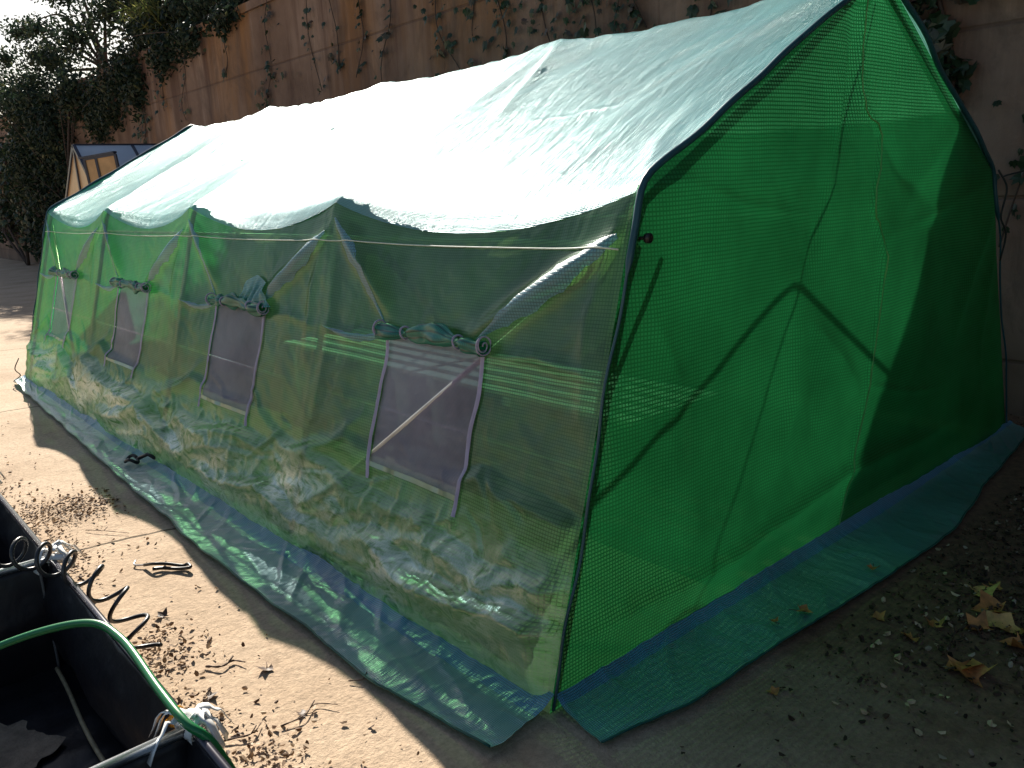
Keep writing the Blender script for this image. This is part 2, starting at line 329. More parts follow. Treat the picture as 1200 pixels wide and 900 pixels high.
# planting soil inside the tent, one uneven sheet
V, F = grid_sheet(.86, 3.0, .12, 5.85, 44, 110, lambda x, y: -.004+.02*min(1, max(0, (x-.86)*6+.5*math.sin(y*5)+.3*math.sin(y*13)))+.012*abs(math.sin(x*9+y*3)*math.cos(y*7-x*4)))
tag(link('soil', V, F, M['soil']), kind='structure')
WX, WH = 3.56, 3.55
wb = MB()
wb.box((WX, -14, -.2), (WX+.35, 60, WH)); 
w = wb.build('retaining_wall', M['wall']); tag(w, 'tall stained tan concrete retaining wall running behind the green tent', 'wall')
cpb = MB(); cpb.box((WX-.035, -14, WH+.002), (WX+.40, 60, WH+.10)); cpb.build('coping', M['wall'], w)
V, F = grid_sheet(WX+.36, 120, -60, 120, 20, 20, lambda x, y: WH-.05+min(3, max(0, (x-WX-.4)*.12)))
tag(link('upper_ground', V, F, M['soil']), kind='structure')

# ------------------------------------------------------------------ the tent: section and skin
B = 1.497; LEN = 4*B
SP = np.array([(0, 0), (.375, 1.32), (1.626, 1.98), (2.753, 1.30), (3.25, 0)])
seg = np.diff(SP, axis=0); SL = np.hypot(seg[:, 0], seg[:, 1]); S = np.concatenate([[0], np.cumsum(SL)])
DIR = seg/SL[:, None]
def sagf(Y): return np.abs(np.sin(np.pi*np.clip(Y, 0, LEN)/B))**.85
def section(s, w_e, w_r):        # smoothed polyline: w = half width of each corner's rounding
    s = np.asarray(s, float); P = np.stack([np.interp(s, S, SP[:, 0]), np.interp(s, S, SP[:, 1])], -1)
    for k, w_ in ((1, w_e), (2, w_r), (3, w_e)):
        t = s-S[k]; m = np.abs(t) < w_; a = np.clip(w_-t, 0, 2*w_); b = np.clip(w_+t, 0, 2*w_)
        Q = SP[k]+(-DIR[k-1][None]*(a**2)[..., None]/2+DIR[k][None]*(b**2)[..., None]/2)/(2*np.asarray(w_)[..., None]) if s.ndim == 1 else \
            SP[k]+(-DIR[k-1]*(a**2)[..., None]/2+DIR[k]*(b**2)[..., None]/2)/(2*w_)[..., None]
        P = np.where(m[..., None], Q, P)
    return P
def skin(s, Y, extra=None):
    sg = sagf(Y); P = section(s, .035+.05*sg, .02+.05*sg)
    # outward normal of section
    e = .01; w1, w2 = .035+.05*sg, .02+.05*sg
    T = section(s+e, w1, w2)-section(s-e, w1, w2); T /= np.linalg.norm(T, axis=-1, keepdims=True)
    Nn = np.stack([-T[..., 1], T[..., 0]], -1)
    # roof sags between hoops
    rf = np.clip(np.sin(np.pi*np.clip((s-S[1])/(S[2]-S[1]), 0, 1)), 0, 1)+np.clip(np.sin(np.pi*np.clip((s-S[2])/(S[3]-S[2]), 0, 1)), 0, 1)
    rd = np.exp(-((s-S[2])/.25)**2)
    d = -.028*sg*rf-.018*sg*rd
    tz = np.where(s < S[1], np.clip(s/S[1], 0, 1)**4, np.clip(1-(s-S[1])/SL[1], 0, 1)); tz = tz*np.abs(np.sin(np.pi*np.clip(Y, 0, LEN)/B))**.9; P = P+np.stack([.030*tz, -.080*tz], -1)
    if extra is not None: d = d+extra
    Q = P+Nn*d[..., None]
    return np.stack([Q[..., 0], Y, Q[..., 1]], -1)
def sheet(SS, YY, D, mat, name, parent, keep=None, warp=None):
    P = skin(SS, YY, D)
    if warp is not None: P = P+warp
    n, m = SS.shape; V = P.reshape(-1, 3); uv = np.stack([YY.ravel(), SS.ravel()], -1)
    F = []
    for j in range(n-1):
        for i in range(m-1):
            if keep is not None and not keep(.5*(SS[j, i]+SS[j+1, i+1]), .5*(YY[j, i]+YY[j+1, i+1])): continue
            a = j*m+i; F.append((a, a+m, a+m+1, a+1))
    return link(name, V, F, mat, parent, uv)

tent = empty('greenhouse_tent', (0, 0, 0))
tag(tent, 'long green woven plastic greenhouse tent with pitched roof and rolled window flaps', 'greenhouse')

def sb(Y): return S[1]-.012-.05*sagf(Y)          # where roof sheet meets side sheet
# --- left side sheet
ny, ns = 620, 140
Yv = np.linspace(0, LEN, ny); tv = np.linspace(0, 1, ns)
YY, TT = np.meshgrid(Yv, tv, indexing='ij'); SS = TT*sb(YY)
ZZ = SS*1.32/SL[0]
def side_disp(Y, Z):
    segs = []
    for b in range(4):
        y0 = b*B
        segs += [([(y0+.02, 1.20), (y0+.26, 1.08), (y0+.60, .90)], .040, .042),
                 ([(y0+B-.02, 1.26), (y0+1.22, 1.10), (y0+1.04, .95)], .034, .040),
                 ([(y0+.03, 1.22), (y0+.10, .98), (y0+.06, .7)], .007, .03),
                 ([(y0+B-.05, 1.15), (y0+B-.09, .8), (y0+B-.05, .45)], .008, .04),
                 ([(y0+1.04, .87), (y0+1.28, .835), (y0+B-.02, .85)], .010, .022),
                 ([(y0+.46, .86), (y0+.28, .875), (y0+.02, .84)], .007, .018),
                 ([(y0+.51, .40), (y0+.50, .2), (y0+.48, .02)], .010, .016),
                 ([(y0+.56, .40), (y0+.58, .25)], .008, .012), ([(y0+.80, .40), (y0+.81, .26)], .008, .012), ([(y0+.96, .40), (y0+.99, .22)], .009, .014),
                 ([(y0+1.10, .58), (y0+1.28, .44), (y0+1.5, .37), (y0+1.85, .33)], .016, .026),
                 ([(y0+.22, .36), (y0+.33, .17), (y0+.6, .14), (y0+1.1, .10)], .018, .028),
                 ([(y0+.40, .28), (y0+.7, .25), (y0+1.15, .12)], .012, .02),
                 ([(y0+1.15, .33), (y0+1.42, .15)], .014, .02),
                 ([(y0+.05, .28), (y0+.24, .34)], .008, .015)]
    d = crease(Y, Z, segs)
    d = np.minimum(d, .050)
    rs_ = random.Random(77); cs = []
    for k_ in range(110):
        y_ = rs_.uniform(.02, LEN-.05); z_ = rs_.uniform(.04, .46); a_ = rs_.choice((-1, 1))*rs_.uniform(.1, 1.1); l_ = rs_.uniform(.08, .30)
        cs.append(([(y_, z_), (y_+.5*l_*math.cos(a_)+rs_.uniform(-.02, .02), z_+.5*l_*math.sin(a_)), (y_+l_*math.cos(a_), z_+l_*math.sin(a_)*rs_.uniform(.5, 1))], rs_.choice((1, 1, -1))*rs_.uniform(.005, .012), rs_.uniform(.006, .014)))
    d = d+crease(Y, Z, cs)
    low = np.clip((.52-Z)/.3, 0, 1); low = low*low*(3-2*low)
    d += .020*low*np.clip((Z)/.1, 0, 1)*(1.0*noise(Y*1.9, Z*4.2, 3)+.55*(ridge(Y*2.4+Z*3, Z*7, 5)-.6)+.13*(ridge(Y*7-Z*9, Z*13+Y*3, 6)-.6))
    for z0, hh_, am, sd in ((.34, .05, .062, 101), (.20, .045, .055, 103), (.45, .045, .026, 105)):      # slack foot: swags with shelf-like tops
        zt = z0+.09*noise(Y*1.15, 0*Y, sd)-.05*np.abs(np.sin(np.pi*Y/.75+sd))+.022*noise(Y*5, Z*3, sd+1)
        t_ = np.clip((zt+hh_-Z)/hh_, 0, 1); t_ = t_*t_*(3-2*t_); f_ = np.clip(Z/np.maximum(zt, .05), 0, 1)
        a_ = np.clip(.55+1.1*noise(Y*1.6, 0*Y, sd+2), 0, 1.2)
        d += am*a_*t_*f_**.8
    d += .0022*low*(ridge(Y*22+Z*10, Z*26, 8)-.6)
    d += .010*noise(Y*1.7, Z*2.2, 9)+.0035*noise(Y*7, Z*6, 12)+.0013*(ridge(Y*16+Z*9, Z*12-Y*6, 14)-.6)
    # slack bays pull in, bottom billows out
    d += -.018*sagf(Y)*np.sin(np.pi*np.clip(Z/1.15, 0, 1))+.012*low*np.sin(np.pi*np.clip(Z/.4, 0, 1))*(1+noise(Y*1.3, 0*Y, 2))
    fade = np.clip(np.minimum(Y, LEN-Y)/.05, 0, 1)
    return d*fade*np.clip(Z/.03, 0, 1)
D = side_disp(YY, ZZ)
WY0, WY1, WZ0, WZ1 = .50, 1.02, .425, .875
K = SL[0]/1.32
def keep_side(s, y):
    z = s/K; yb = y % B
    return not (WY0 < yb < WY1 and WZ0 < z < WZ1)
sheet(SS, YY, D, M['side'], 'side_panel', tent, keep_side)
# --- roof sheet (left slope, ridge, right slope)
nr = 230; nyr = 480
Yr = np.linspace(-.012, LEN+.012, nyr); tv = np.linspace(0, 1, nr)
YY2, TT2 = np.meshgrid(Yr, tv, indexing='ij'); s0 = sb(YY2); SS2 = s0+TT2*(S[3]+.02-s0)
U = (SS2-S[1])
rsegs = []
for b in range(4):
    y0 = b*B
    rsegs += [([(y0+.06, SL[1]-.01), (y0+.25, SL[1]-.35), (y0+.62, .45)], .012, .055), ([(y0+B-.04, SL[1]), (y0+1.35, 1.1), (y0+1.25, .7)], .014, .045),
              ([(y0+.1, SL[1]), (y0+.4, 1.0), (y0+.9, .55), (y0+1.2, .3)], .008, .03), ([(y0, .02), (y0+.15, .3), (y0+.2, .6)], .006, .05),
              ([(y0+B, .02), (y0+1.36, .25), (y0+1.3, .45)], .006, .05), ([(y0+.7, -.1), (y0+.72, .06)], .005, .014), ([(y0+.78, -.1), (y0+.80, .05)], -.003, .012),
              ([(y0+.12, 1.32), (y0+.5, .85), (y0+.6, .72)], .006, .018), ([(y0+.55, .74), (y0+.62, .70), (y0+1.1, .66)], .003, .010), ([(y0+.35, 1.38), (y0+.62, 1.0), (y0+.7, .8)], .007, .03),
              ([(y0+.95, 1.38), (y0+1.08, 1.05), (y0+1.3, .8)], .006, .025)]
D2 = crease(YY2, U, rsegs)+.010*noise(YY2*1.6+U*.8, U*1.1, 21)
q = YY2*1.0+U*.55
D2 += 0.0052*(ridge(q*3.2, U*.8, 22)-.6)+.0018*(ridge(q*11, U*1.8, 23)-.6)+.0008*(ridge(YY2*24+U*7, U*13, 25)-.6)
D2 += .006*np.exp(-((U-SL[1])/.18)**2)*(ridge(YY2*6.5, U*1.5, 24)-.5)
D2 *= .3+.7*np.clip((U+.05)/.16, 0, 1)
D2 *= np.clip(np.minimum(YY2+.012, LEN+.012-YY2)/.06, 0.12, 1)
sheet(SS2, YY2, D2, M['roof'], 'roof_panel', tent)
# --- right side sheet, plain, faces the wall
Yq = np.linspace(0, LEN, 160); sv = np.linspace(S[3]+.02, S[4], 40); YY3, SS3 = np.meshgrid(Yq, sv, indexing='ij')
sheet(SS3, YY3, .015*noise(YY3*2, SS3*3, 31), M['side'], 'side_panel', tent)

# --- gables
def bounds(z):
    if z <= 1.32: xl = .375*z/1.32
    else: xl = .375+(z-1.32)/.66*1.251
    if z <= 1.30: xr = 3.25-.497*z/1.30
    else: xr = 3.25-.497-(z-1.30)/.68*1.127
    return xl, max(xr, xl+.002)
def gable(Y, sgn, name):
    nz_, nx_ = 230, 300
    zz = np.linspace(0, 1.975, nz_); X = np.zeros((nz_, nx_)); Z = np.zeros((nz_, nx_))
    for j, z in enumerate(zz):
        xl, xr = bounds(z); X[j] = np.linspace(xl, xr, nx_); Z[j] = z
    segs = [([(1.56, 1.95), (1.50, 1.55), (1.61, 1.44), (1.54, 1.21), (1.64, 1.03), (1.61, .57), (1.55, .22), (1.50, .0)], .014, .012),
            ([(1.50, 1.90), (1.44, 1.6), (1.38, 1.45), (1.25, 1.3)], -.030, .05), ([(1.40, 1.75), (1.30, 1.55), (1.27, 1.3), (1.2, 1.0)], .018, .045),
            ([(1.62, 1.44), (1.86, 1.29), (2.03, 1.22)], -.018, .04), ([(1.64, 1.05), (1.9, 1.25), (2.2, 1.42), (2.35, 1.5)], .020, .06),
            ([(1.14, .90), (1.35, .72), (1.55, .55)], .026, .05), ([(1.14, .90), (1.10, .6), (1.02, .4)], .018, .045), ([(1.16, .92), (1.24, .6), (1.25, .4)], -.016, .04),
            ([(1.26, 1.3), (1.16, .95)], -.022, .05), ([(2.76, 1.28), (2.2, 1.16), (1.7, 1.1)], .012, .03), ([(2.78, 1.22), (2.55, .9), (2.4, .55)], .018, .05),
            ([(2.80, 1.18), (2.72, .8), (2.75, .4)], .014, .04), ([(.45, 1.35), (.8, 1.25), (1.15, 1.2)], .008, .02), ([(.35, 1.1), (.5, .8), (.5, .4)], .010, .04),
            ([(.1, .16), (.8, .16), (1.5, .24), (2.6, .22)], .022, .035), ([(1.62, .56), (2.0, .46), (2.3, .42)], .008, .012)]
    d = crease(X, Z, segs)+.028*noise(X*1.4, Z*1.2, 41)+.006*noise(X*5, Z*3.2, 42)+.0016*(ridge(X*11+Z*4, Z*5, 43)-.6)
    XL = np.array([bounds(z)[0] for z in zz])[:, None]; XR = np.array([bounds(z)[1] for z in zz])[:, None]
    ed = np.clip(np.minimum(X-XL, XR-X)/.22, 0, 1); ed = ed*(2-ed)
    d = d*ed+.035*ed*np.sin(np.pi*np.clip(Z/1.9, 0, 1))
    V = np.stack([X, Y+sgn*d, Z], -1).reshape(-1, 3); F = []
    for j in range(nz_-1):
        for i in range(nx_-1):
            a = j*nx_+i; F.append((a, a+1, a+nx_+1, a+nx_) if sgn < 0 else (a, a+nx_, a+nx_+1, a+1))
    return link(name, V, F, M['gable'], tent, np.stack([X.ravel(), Z.ravel()], -1))
gn = gable(0.0, -1, 'end_panel'); gf = gable(LEN, 1, 'end_panel')
# door zip seam down the near end
mb = MB()
zp = [(1.56, 1.93), (1.50, 1.55), (1.61, 1.44), (1.54, 1.21), (1.64, 1.03), (1.61, .57), (1.55, .22), (1.50, .03)]
def gy(x, z):      # height of the near end panel's surface, looked up from its mesh
    vs = gn_arr; k = np.argmin((vs[:, 0]-x)**2+(vs[:, 2]-z)**2); return vs[k, 1]
gn_arr = np.array([v.co[:] for v in gn.data.vertices])
pts = [(p.x, 0, p.y) for p in [Vector((a[0], a[1])) for a in zp]]
cp_ = curve_pts(pts, 8); cp_ = [Vector((p.x, gy(p.x, p.z)-.003, p.z)) for p in cp_]
mb.tube(cp_, .0028, 6); mb.build('door_zipper', plain('green_zip', (.10, .34, .10), .5), gn, True)

# --- edge piping round both ends (dark binding)
def outline(Y, off=.004, drop=0, k=0):
    ss = np.concatenate([np.linspace(.01, S[4]-.01, 160)]); P = section(ss, np.full(ss.shape, .05), np.full(ss.shape, .03))
    return [Vector((p[0], Y, p[1]+off)) for p in P]
for Y in (-.012, LEN+.012):
    mb = MB(); P = outline(Y)
    P = [p+Vector((.004*math.sin(i*.7), .006*math.sin(i*.33), .003*math.sin(i*.5))) for i, p in enumerate(P)]
    nwall = 34
    mb.tube(P, [.0042 if i < nwall or i > 125 else .010 for i in range(len(P))], 8)
    mb.build('edge_piping', M['piping'], tent, True)

# --- frame: hoops, purlins, braces
def hoop(Y):
    ss = np.linspace(0.02, S[4]-.02, 90); P = section(ss, np.full(ss.shape, .06), np.full(ss.shape, .05))
    c = np.array([1.62, .6]); out = []
    for p in P:
        v = c-p; v = v/np.linalg.norm(v); q = p+v*.024; out.append((q[0], Y, max(q[1], 0)))
    return out
for k in range(5):
    mb = MB(); mb.tube(hoop(min(max(k*B, .022), LEN-.022)), .0115, 8); mb.build('hoop', M['steel'], tent, True)
for x, z, r_ in ((.455, 1.165, .0085), (2.70, 1.12, .0085), (1.626, 1.875, .005), (.215, .60, .004)):
    mb = MB(); mb.tube([(x, .03, z), (x, LEN-.03, z)], r_, 8); mb.build('purlin', M['pale_tube'], tent, True)
for a, b in (((.385, .04, 1.20), (.03, 1.55, .05)), ((.385, LEN-.04, 1.20), (.03, LEN-1.55, .05))):
    mb = MB(); mb.tube([a, b], .009, 8); mb.build('brace', M['pale_tube'], tent, True)
mb = MB(); mb.tube([(.372, .0, 1.19), (.372, -.03, 1.19)], .005, 8); mb.tube([(.372, -.03, 1.19), (.372, -.042, 1.19)], .013, 12)
mb.build('knob', M['knob'], tent, True)
for P in ([(2.77, -.02, 1.30), (2.80, -.05, 1.22), (2.79, -.04, 1.10), (2.84, -.05, 1.02), (2.86, -.03, .9)],
          [(-.01, LEN+.02, .20), (-.05, LEN+.02, .12), (-.02, LEN+.03, .06), (-.08, LEN-.02, .03), (-.03, LEN-.1, .02)],
          [(2.80, -.03, 1.27), (2.95, -.1, 1.32), (3.02, -.05, 1.5), (3.2, 0, 1.62)]):
    mb = MB(); mb.tube(curve_pts(P, 8), .004, 6); mb.build('tie_cord', M['rope'], tent, True)

# doubled, tightened folds of sheeting, sky reflection put into their pale blue, running from the posts down to the window corners
def wskin(y, z, off):
    y = np.atleast_1d(np.asarray(y, float)); z = np.atleast_1d(np.asarray(z, float)); return skin(z*K, y, side_disp(y[None], z[None])[0]+off)
for b in range(4):
    y0 = b*B
    for pts, w0, w1, sd in (([(y0+.03, 1.20), (y0+.26, 1.07), (y0+.54, .900)], .105, .040, 1), ([(y0+B-.03, 1.25), (y0+1.26, 1.10), (y0+1.06, .91)], .070, .034, 2),
                            ([(y0+1.04, .865), (y0+1.22, .835), (y0+1.44, .85)], .034, .014, 3)):
        cc = curve_pts([(a, c, 0) for a, c in pts], 16); n_ = len(cc); rows = [[], [], [], [], []]
        for i_, p_ in enumerate(cc):
            t_ = i_/(n_-1); d_ = (cc[min(i_+1, n_-1)]-cc[max(i_-1, 0)]).normalized(); pr = Vector((-d_.y, d_.x, 0))
            wd = (w0*(1-t_)+w1*t_)*min(1, t_*3+.12, (1-t_)*3+.15)*(1+.45*float(noise(p_.x*16, p_.y*14, 110+sd+b)))
            for r_, f_ in enumerate((-1, -.5, 0, .5, 1)):
                q_ = p_+pr*(wd*f_*.5*(1+.25*float(noise(p_.x*34, r_*3.1, 120+b)))); rows[r_].append((q_.x, q_.y))
        V = []; 
        for r_, of in enumerate((.0015, .0035, .0045, .0035, .0015)):
            yy_ = np.array([q[0] for q in rows[r_]]); zz_ = np.array([q[1] for q in rows[r_]]); V.append(wskin(yy_, zz_, of+.0008*noise(yy_*20, zz_*20, 130+r_)))
        V = np.concatenate(V); F = [(r_*n_+i_, r_*n_+i_+1, (r_+1)*n_+i_+1, (r_+1)*n_+i_) for r_ in range(4) for i_ in range(n_-1)]
        link('sky_tint_fold', V, F, M['fold'], tent, [(v[1], v[2]) for v in V])
# pale stitched seam running level under the eave
ys_ = np.linspace(.02, LEN-.02, 300); mb = MB(); mb.tube([Vector(v) for v in wskin(ys_, 1.162+.046*np.abs(np.sin(np.pi*ys_/B))**.9, .004)], .0026, 5); mb.build('eave_seam', M['seam'], tent, True)
# dark peg loop through the skirt
mb = MB(); mb.tube([(-.10+.028*math.cos(a), 3.02+.05*math.sin(a), .045+.012*math.sin(2*a)) for a in np.linspace(0, 6.28, 22)], .009, 6); mb.tube([(-.07, 3.0, .05), (-.035, 2.95, .075), (-.02, 2.9, .06)], .010, 6)
mb.build('peg_loop', M['knob'], tent, True)
# --- skirts
def skirt_left():
    n, m = 760, 46; Yv = np.linspace(-.01, LEN+.05, n)
    V = []; uv = []
    wv = np.interp(Yv, [0, .43, 1.0, 1.56, 2.74, 4.2, 5.8, 6.1], [.215, .262, .255, .262, .215, .15, .085, .06])
    wv = wv+.010*noise(Yv*5, Yv*0, 51)
    tt = np.linspace(0, 1, m)
    YY, T = np.meshgrid(Yv, tt, indexing='ij'); W = wv[:, None]*np.ones_like(T)
    X = .01-T*(W+.01)
    Z = .010+.045*np.exp(-T*W/.045)+.006*np.clip(T, 0, 1)*(1+noise(YY*4, T*1.5, 52))
    Z += .014*np.maximum(0, ridge(YY*4.5+T*1.2, T*.9, 53)-.6)*np.sin(np.pi*np.clip(T*1.0+.12, 0, 1))
    Z += .006*np.maximum(0, ridge(YY*11-T*1.5, T*1.4, 54)-.6)+.0008*(ridge(YY*40, T*5, 55)-.5)
    Z += .020*np.maximum(0, noise(YY*2.2, T*2, 56))*T
    YY2 = YY+.025*noise(YY*3, T*2, 57)*T
    Z = np.maximum(Z, .006)
    cut = m*2//7
    def mk(a, b, mat, name):
        G = lambda A: A[:, a:b]
        V = np.stack([G(X), G(YY2), G(Z)], -1).reshape(-1, 3); k = b-a; F = []
        for j in range(n-1):
            for i in range(k-1): q = j*k+i; F.append((q, q+1, q+k+1, q+k)[::-1])
        return link(name, V, F, mat, tent, np.stack([G(YY).ravel(), G(X).ravel()], -1))
    mk(0, cut+1, M['sky_hem'], 'sky_tint_band'); mk(cut, m, M['skirt'], 'ground_skirt')
    e = [Vector((X[j, -1], YY2[j, -1], Z[j, -1]+.002)) for j in range(0, n, 3)]
    mb = MB(); mb.tube(e, .0035, 5); mb.build('skirt_hem', M['piping2'], tent, True)
M['piping2'] = plain('skirt_binding', (.01, .10, .08), .45)
skirt_left()
def skirt_end():
    n, m = 420, 34; Xv = np.linspace(.02, 3.28, n); tt = np.linspace(0, 1, m)
    wv = np.interp(Xv, [0, .26, 1.28, 1.8, 2.3, 3.3], [.18, .235, .285, .30, .22, .10])+.008*noise(Xv*4, Xv*0, 61)
    XX, T = np.meshgrid(Xv, tt, indexing='ij'); W = wv[:, None]*np.ones_like(T)
    Y = -.005-T*W; Z = .010+.035*np.exp(-T*W/.04)+.005*T*(1+noise(XX*4, T*2, 62))+.010*np.maximum(0, ridge(XX*6+T, T, 63)-.6)+.004*(ridge(XX*15, T*2, 64)-.5)*.5
    Z = np.maximum(Z, .006); X2 = XX-.03*T*np.clip(1-XX/.1, 0, 1)
    V = np.stack([X2, Y, Z], -1).reshape(-1, 3); F = []
    for j in range(n-1):
        for i in range(m-1): q = j*m+i; F.append((q, q+1, q+m+1, q+m))
    cut = m//6
    def mk(a, b, mat, name):
        G = lambda A: A[:, a:b]
        V = np.stack([G(X2), G(Y), G(Z)], -1).reshape(-1, 3); k = b-a; F = []
        for j in range(n-1):
            for i in range(k-1): q = j*k+i; F.append((q, q+1, q+k+1, q+k))
        return link(name, V, F, mat, tent, np.stack([G(XX).ravel(), G(Y).ravel()], -1))
    mk(0, cut+1, M['sky_hem'], 'sky_tint_band'); mk(cut, m, M['skirt'], 'ground_skirt')
    e = [Vector((X2[j, -1], Y[j, -1], Z[j, -1]+.002)) for j in range(0, n, 3)]
    mb = MB(); mb.tube(e, .0035, 5); mb.build('skirt_hem', M['piping2'], tent, True)
skirt_end()

# --- windows: screen, zips and the rolled-up flap
def wpt(y, z, off=0.0):
    y = np.asarray(y, float); z = np.asarray(z, float)
    return skin(z*K, y, side_disp(np.atleast_2d(y), np.atleast_2d(z)).reshape(y.shape)+off)
WL = ['window with bright slats showing through its upper half', None, None, None]
for b in range(4):
    y0 = b*B
    ya_, yb_ = y0+WY0, y0+WY1
    n = 40; yy, zz = np.meshgrid(np.linspace(ya_, yb_, n), np.linspace(WZ0, WZ1, n), indexing='ij')
    P = wpt(yy, zz, -.004); F = [(j*n+i, (j+1)*n+i, (j+1)*n+i+1, j*n+i+1) for j in range(n-1) for i in range(n-1)]
    F = [f[::-1] for f in F]
    wn = link('window', P.reshape(-1, 3), F, M['mesh'], tent, np.stack([yy.ravel(), zz.ravel()], -1))
    for ye, wob in ((ya_, 1), (yb_, -1)):       # zip tapes down the two sides, slightly wavy
        zs = np.linspace(WZ0-.05, WZ1, 40); rows = []
        for off in (-.009, 0, .009):
            yl = np.full(40, ye)+off+.006*np.sin(zs*14+b)+.004*np.sin(zs*31+wob)
            rows.append(wpt(yl, zs, .006+(.003 if off == 0 else 0)))
        V = np.concatenate(rows); F = [(r*40+i, r*40+i+1, (r+1)*40+i+1, (r+1)*40+i) for r in range(2) for i in range(39)]
        o = link('zipper', V, F, M['zip'], wn)
    zs = np.full(50, WZ0); yl = np.linspace(ya_-.005, yb_+.005, 50); rows = [wpt(yl, zs+o_, .005) for o_ in (-.008, .008)]
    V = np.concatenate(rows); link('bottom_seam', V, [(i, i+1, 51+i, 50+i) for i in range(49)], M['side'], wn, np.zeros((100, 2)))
    # rolled flap: pinched by two ties, spiral ends
    nn, kk = 70, 26; V = []; F = []; rs = random.Random(b+3)
    yl = np.linspace(ya_-.022, yb_+.022, nn); base = wpt(yl, np.full(nn, WZ1+.012), .026)
    tpos = (ya_+.10, yb_-.12)
    for i in range(nn):
        y = yl[i]; pin = sum(math.exp(-((y-t)/.018)**2) for t in tpos)
        r0 = .024*(1-.5*pin)*(1+.25*math.sin(y*19+b))+.004*math.sin(y*47)
        mid = math.exp(-((y-(ya_+yb_)/2)/.13)**2)
        c = Vector(base[i])+Vector((0, 0, .010*mid-.004+.006*math.sin(y*11+b)))
        for k in range(kk):
            a = 2*math.pi*k/kk; f = 1+.16*math.sin(3*a+y*22)+.10*math.sin(5*a-y*31)
            V.append(c+Vector((-math.cos(a)*r0*f*(1-.25*mid), 0, math.sin(a)*r0*f*(1+.15*mid))))
    for i in range(nn-1):
        for k in range(kk): F.append((i*kk+k, i*kk+(k+1) % kk, (i+1)*kk+(k+1) % kk, (i+1)*kk+k))
    uvr = [(V[i].y, .0068*8*(i % kk)/kk) for i in range(len(V))]
    rf = link('rolled_flap', V, F, M['roll'], wn, uvr)
    for e_, sg in ((0, -1), (nn-1, 1)):        # the coiled lilac zip edge seen at each end of the roll
        c = Vector(base[e_])+Vector((0, sg*.002, 0)); mb = MB()
        pts = [c+Vector((-math.cos(t)*(.004+.0036*t/1.2), sg*.002*math.sin(t*1.3), math.sin(t)*(.004+.0036*t/1.2))) for t in np.linspace(0, 6*math.pi*.98, 60)]
        pts = [c+(p-c)*(1 if (p-c).length < .028 else .028/(p-c).length) for p in pts]
        mb.tube(pts, .0026, 5); mb.build('flap_edge', M['zip'], rf, True)
    for t in tpos:
        c = Vector(wpt(np.array([t]), np.array([WZ1+.012]), .026)[0]); mb = MB()
        mb.tube([c+Vector((-math.cos(a)*.020, .003*math.sin(a*2), math.sin(a)*.021)) for a in np.linspace(0, 2*math.pi, 20)], .0035, 6)
        mb.build('flap_tie', M['zip'], rf, True)
# gathered tuft of sheeting above the third window from the left
nn = 34; V = []; F = []
for j in range(nn):
    for i in range(24):
        u = i/23; v = j/(nn-1)
        y = B+.60+(u-.5)*.34*(1-.35*v)+.02*v; z = WZ1+.02+.14*v*(1-.5*abs(u-.5))
        p = wpt(np.array([y]), np.array([z]), .010)[0]; f = .022*(1-v)*abs(math.sin(u*13+v*2))+.008*math.sin(u*31+v*9)*(1-v)
        V.append((p[0]-f, p[1], p[2]))
F = [(j*24+i, (j+1)*24+i, (j+1)*24+i+1, j*24+i+1) for j in range(nn-1) for i in range(23)]
link('gathered_fold', V, F, M['roof'], tent, [(v[1], v[2]) for v in V])

# ------------------------------------------------------------------ slatted benches inside
for k in range(2):
    y0 = .66+k*1.53; bn = empty('slatted_bench', (1.42, y0+.75, 0))
    tag(bn, ['white slatted bench inside the tent nearest the open-looking green end', 'second white slatted bench inside the tent, farther from the near end', 'white slatted bench at the far end inside the tent'][k], 'bench', 'white slatted benches inside the tent')
    for i in range(5):
        mb = MB(); x = -.26+i*.13; mb.box((x-.036, -.74, .385), (x+.036, .74, .405)); mb.build('slat', M['white_slats'], bn)
    for y in (-.6, 0, .6):
        mb = MB(); mb.box((-.31, y-.03, .345), (.31, y+.03, .383)); mb.build('cross_bar', M['white_slats'], bn)
    for x in (-.27, .27):
        for y in (-.6, .6):
            mb = MB(); mb.box((x-.025, y-.025, 0), (x+.025, y+.025, .343)); mb.build('leg', M['white_slats'], bn)

# ------------------------------------------------------------------ small glasshouse behind
gx0, gx1, gyr, gyf, gyb = 1.42, 3.3, 9.0, 8.25, 9.75; zr, ze = 2.01, 1.36
gh = empty('small_glasshouse', (gx0, gyr, 0)); tag(gh, 'small glazed garden house with dark frame standing by the wall beyond the tent', 'greenhouse')
def rel(p): return (p[0]-gx0, p[1]-gyr, p[2])
fr = MB()
for x in (gx0, gx1):
    for a, b in (((x, gyf, 0), (x, gyf, ze)), ((x, gyb, 0), (x, gyb, ze)), ((x, gyf, ze), (x, gyr, zr)), ((x, gyb, ze), (x, gyr, zr)), ((x, gyf, ze), (x, gyb, ze)), ((x, gyr, 0), (x, gyr, zr))):
        fr.beam(rel(a), rel(b), .035, .035)
for y, z in ((gyf, ze), (gyb, ze), (gyr, zr), (gyf, .02), (gyb, .02)): fr.beam(rel((gx0, y, z)), rel((gx1, y, z)), .036, .036)
for k in (1, 2):
    x = gx0+(gx1-gx0)*k/3; fr.beam(rel((x, gyf, ze)), rel((x, gyr, zr)), .03, .03); fr.beam(rel((x, gyf, 0)), rel((x, gyf, ze)), .03, .03)
fr.build('frame', M['glass_frame'], gh)
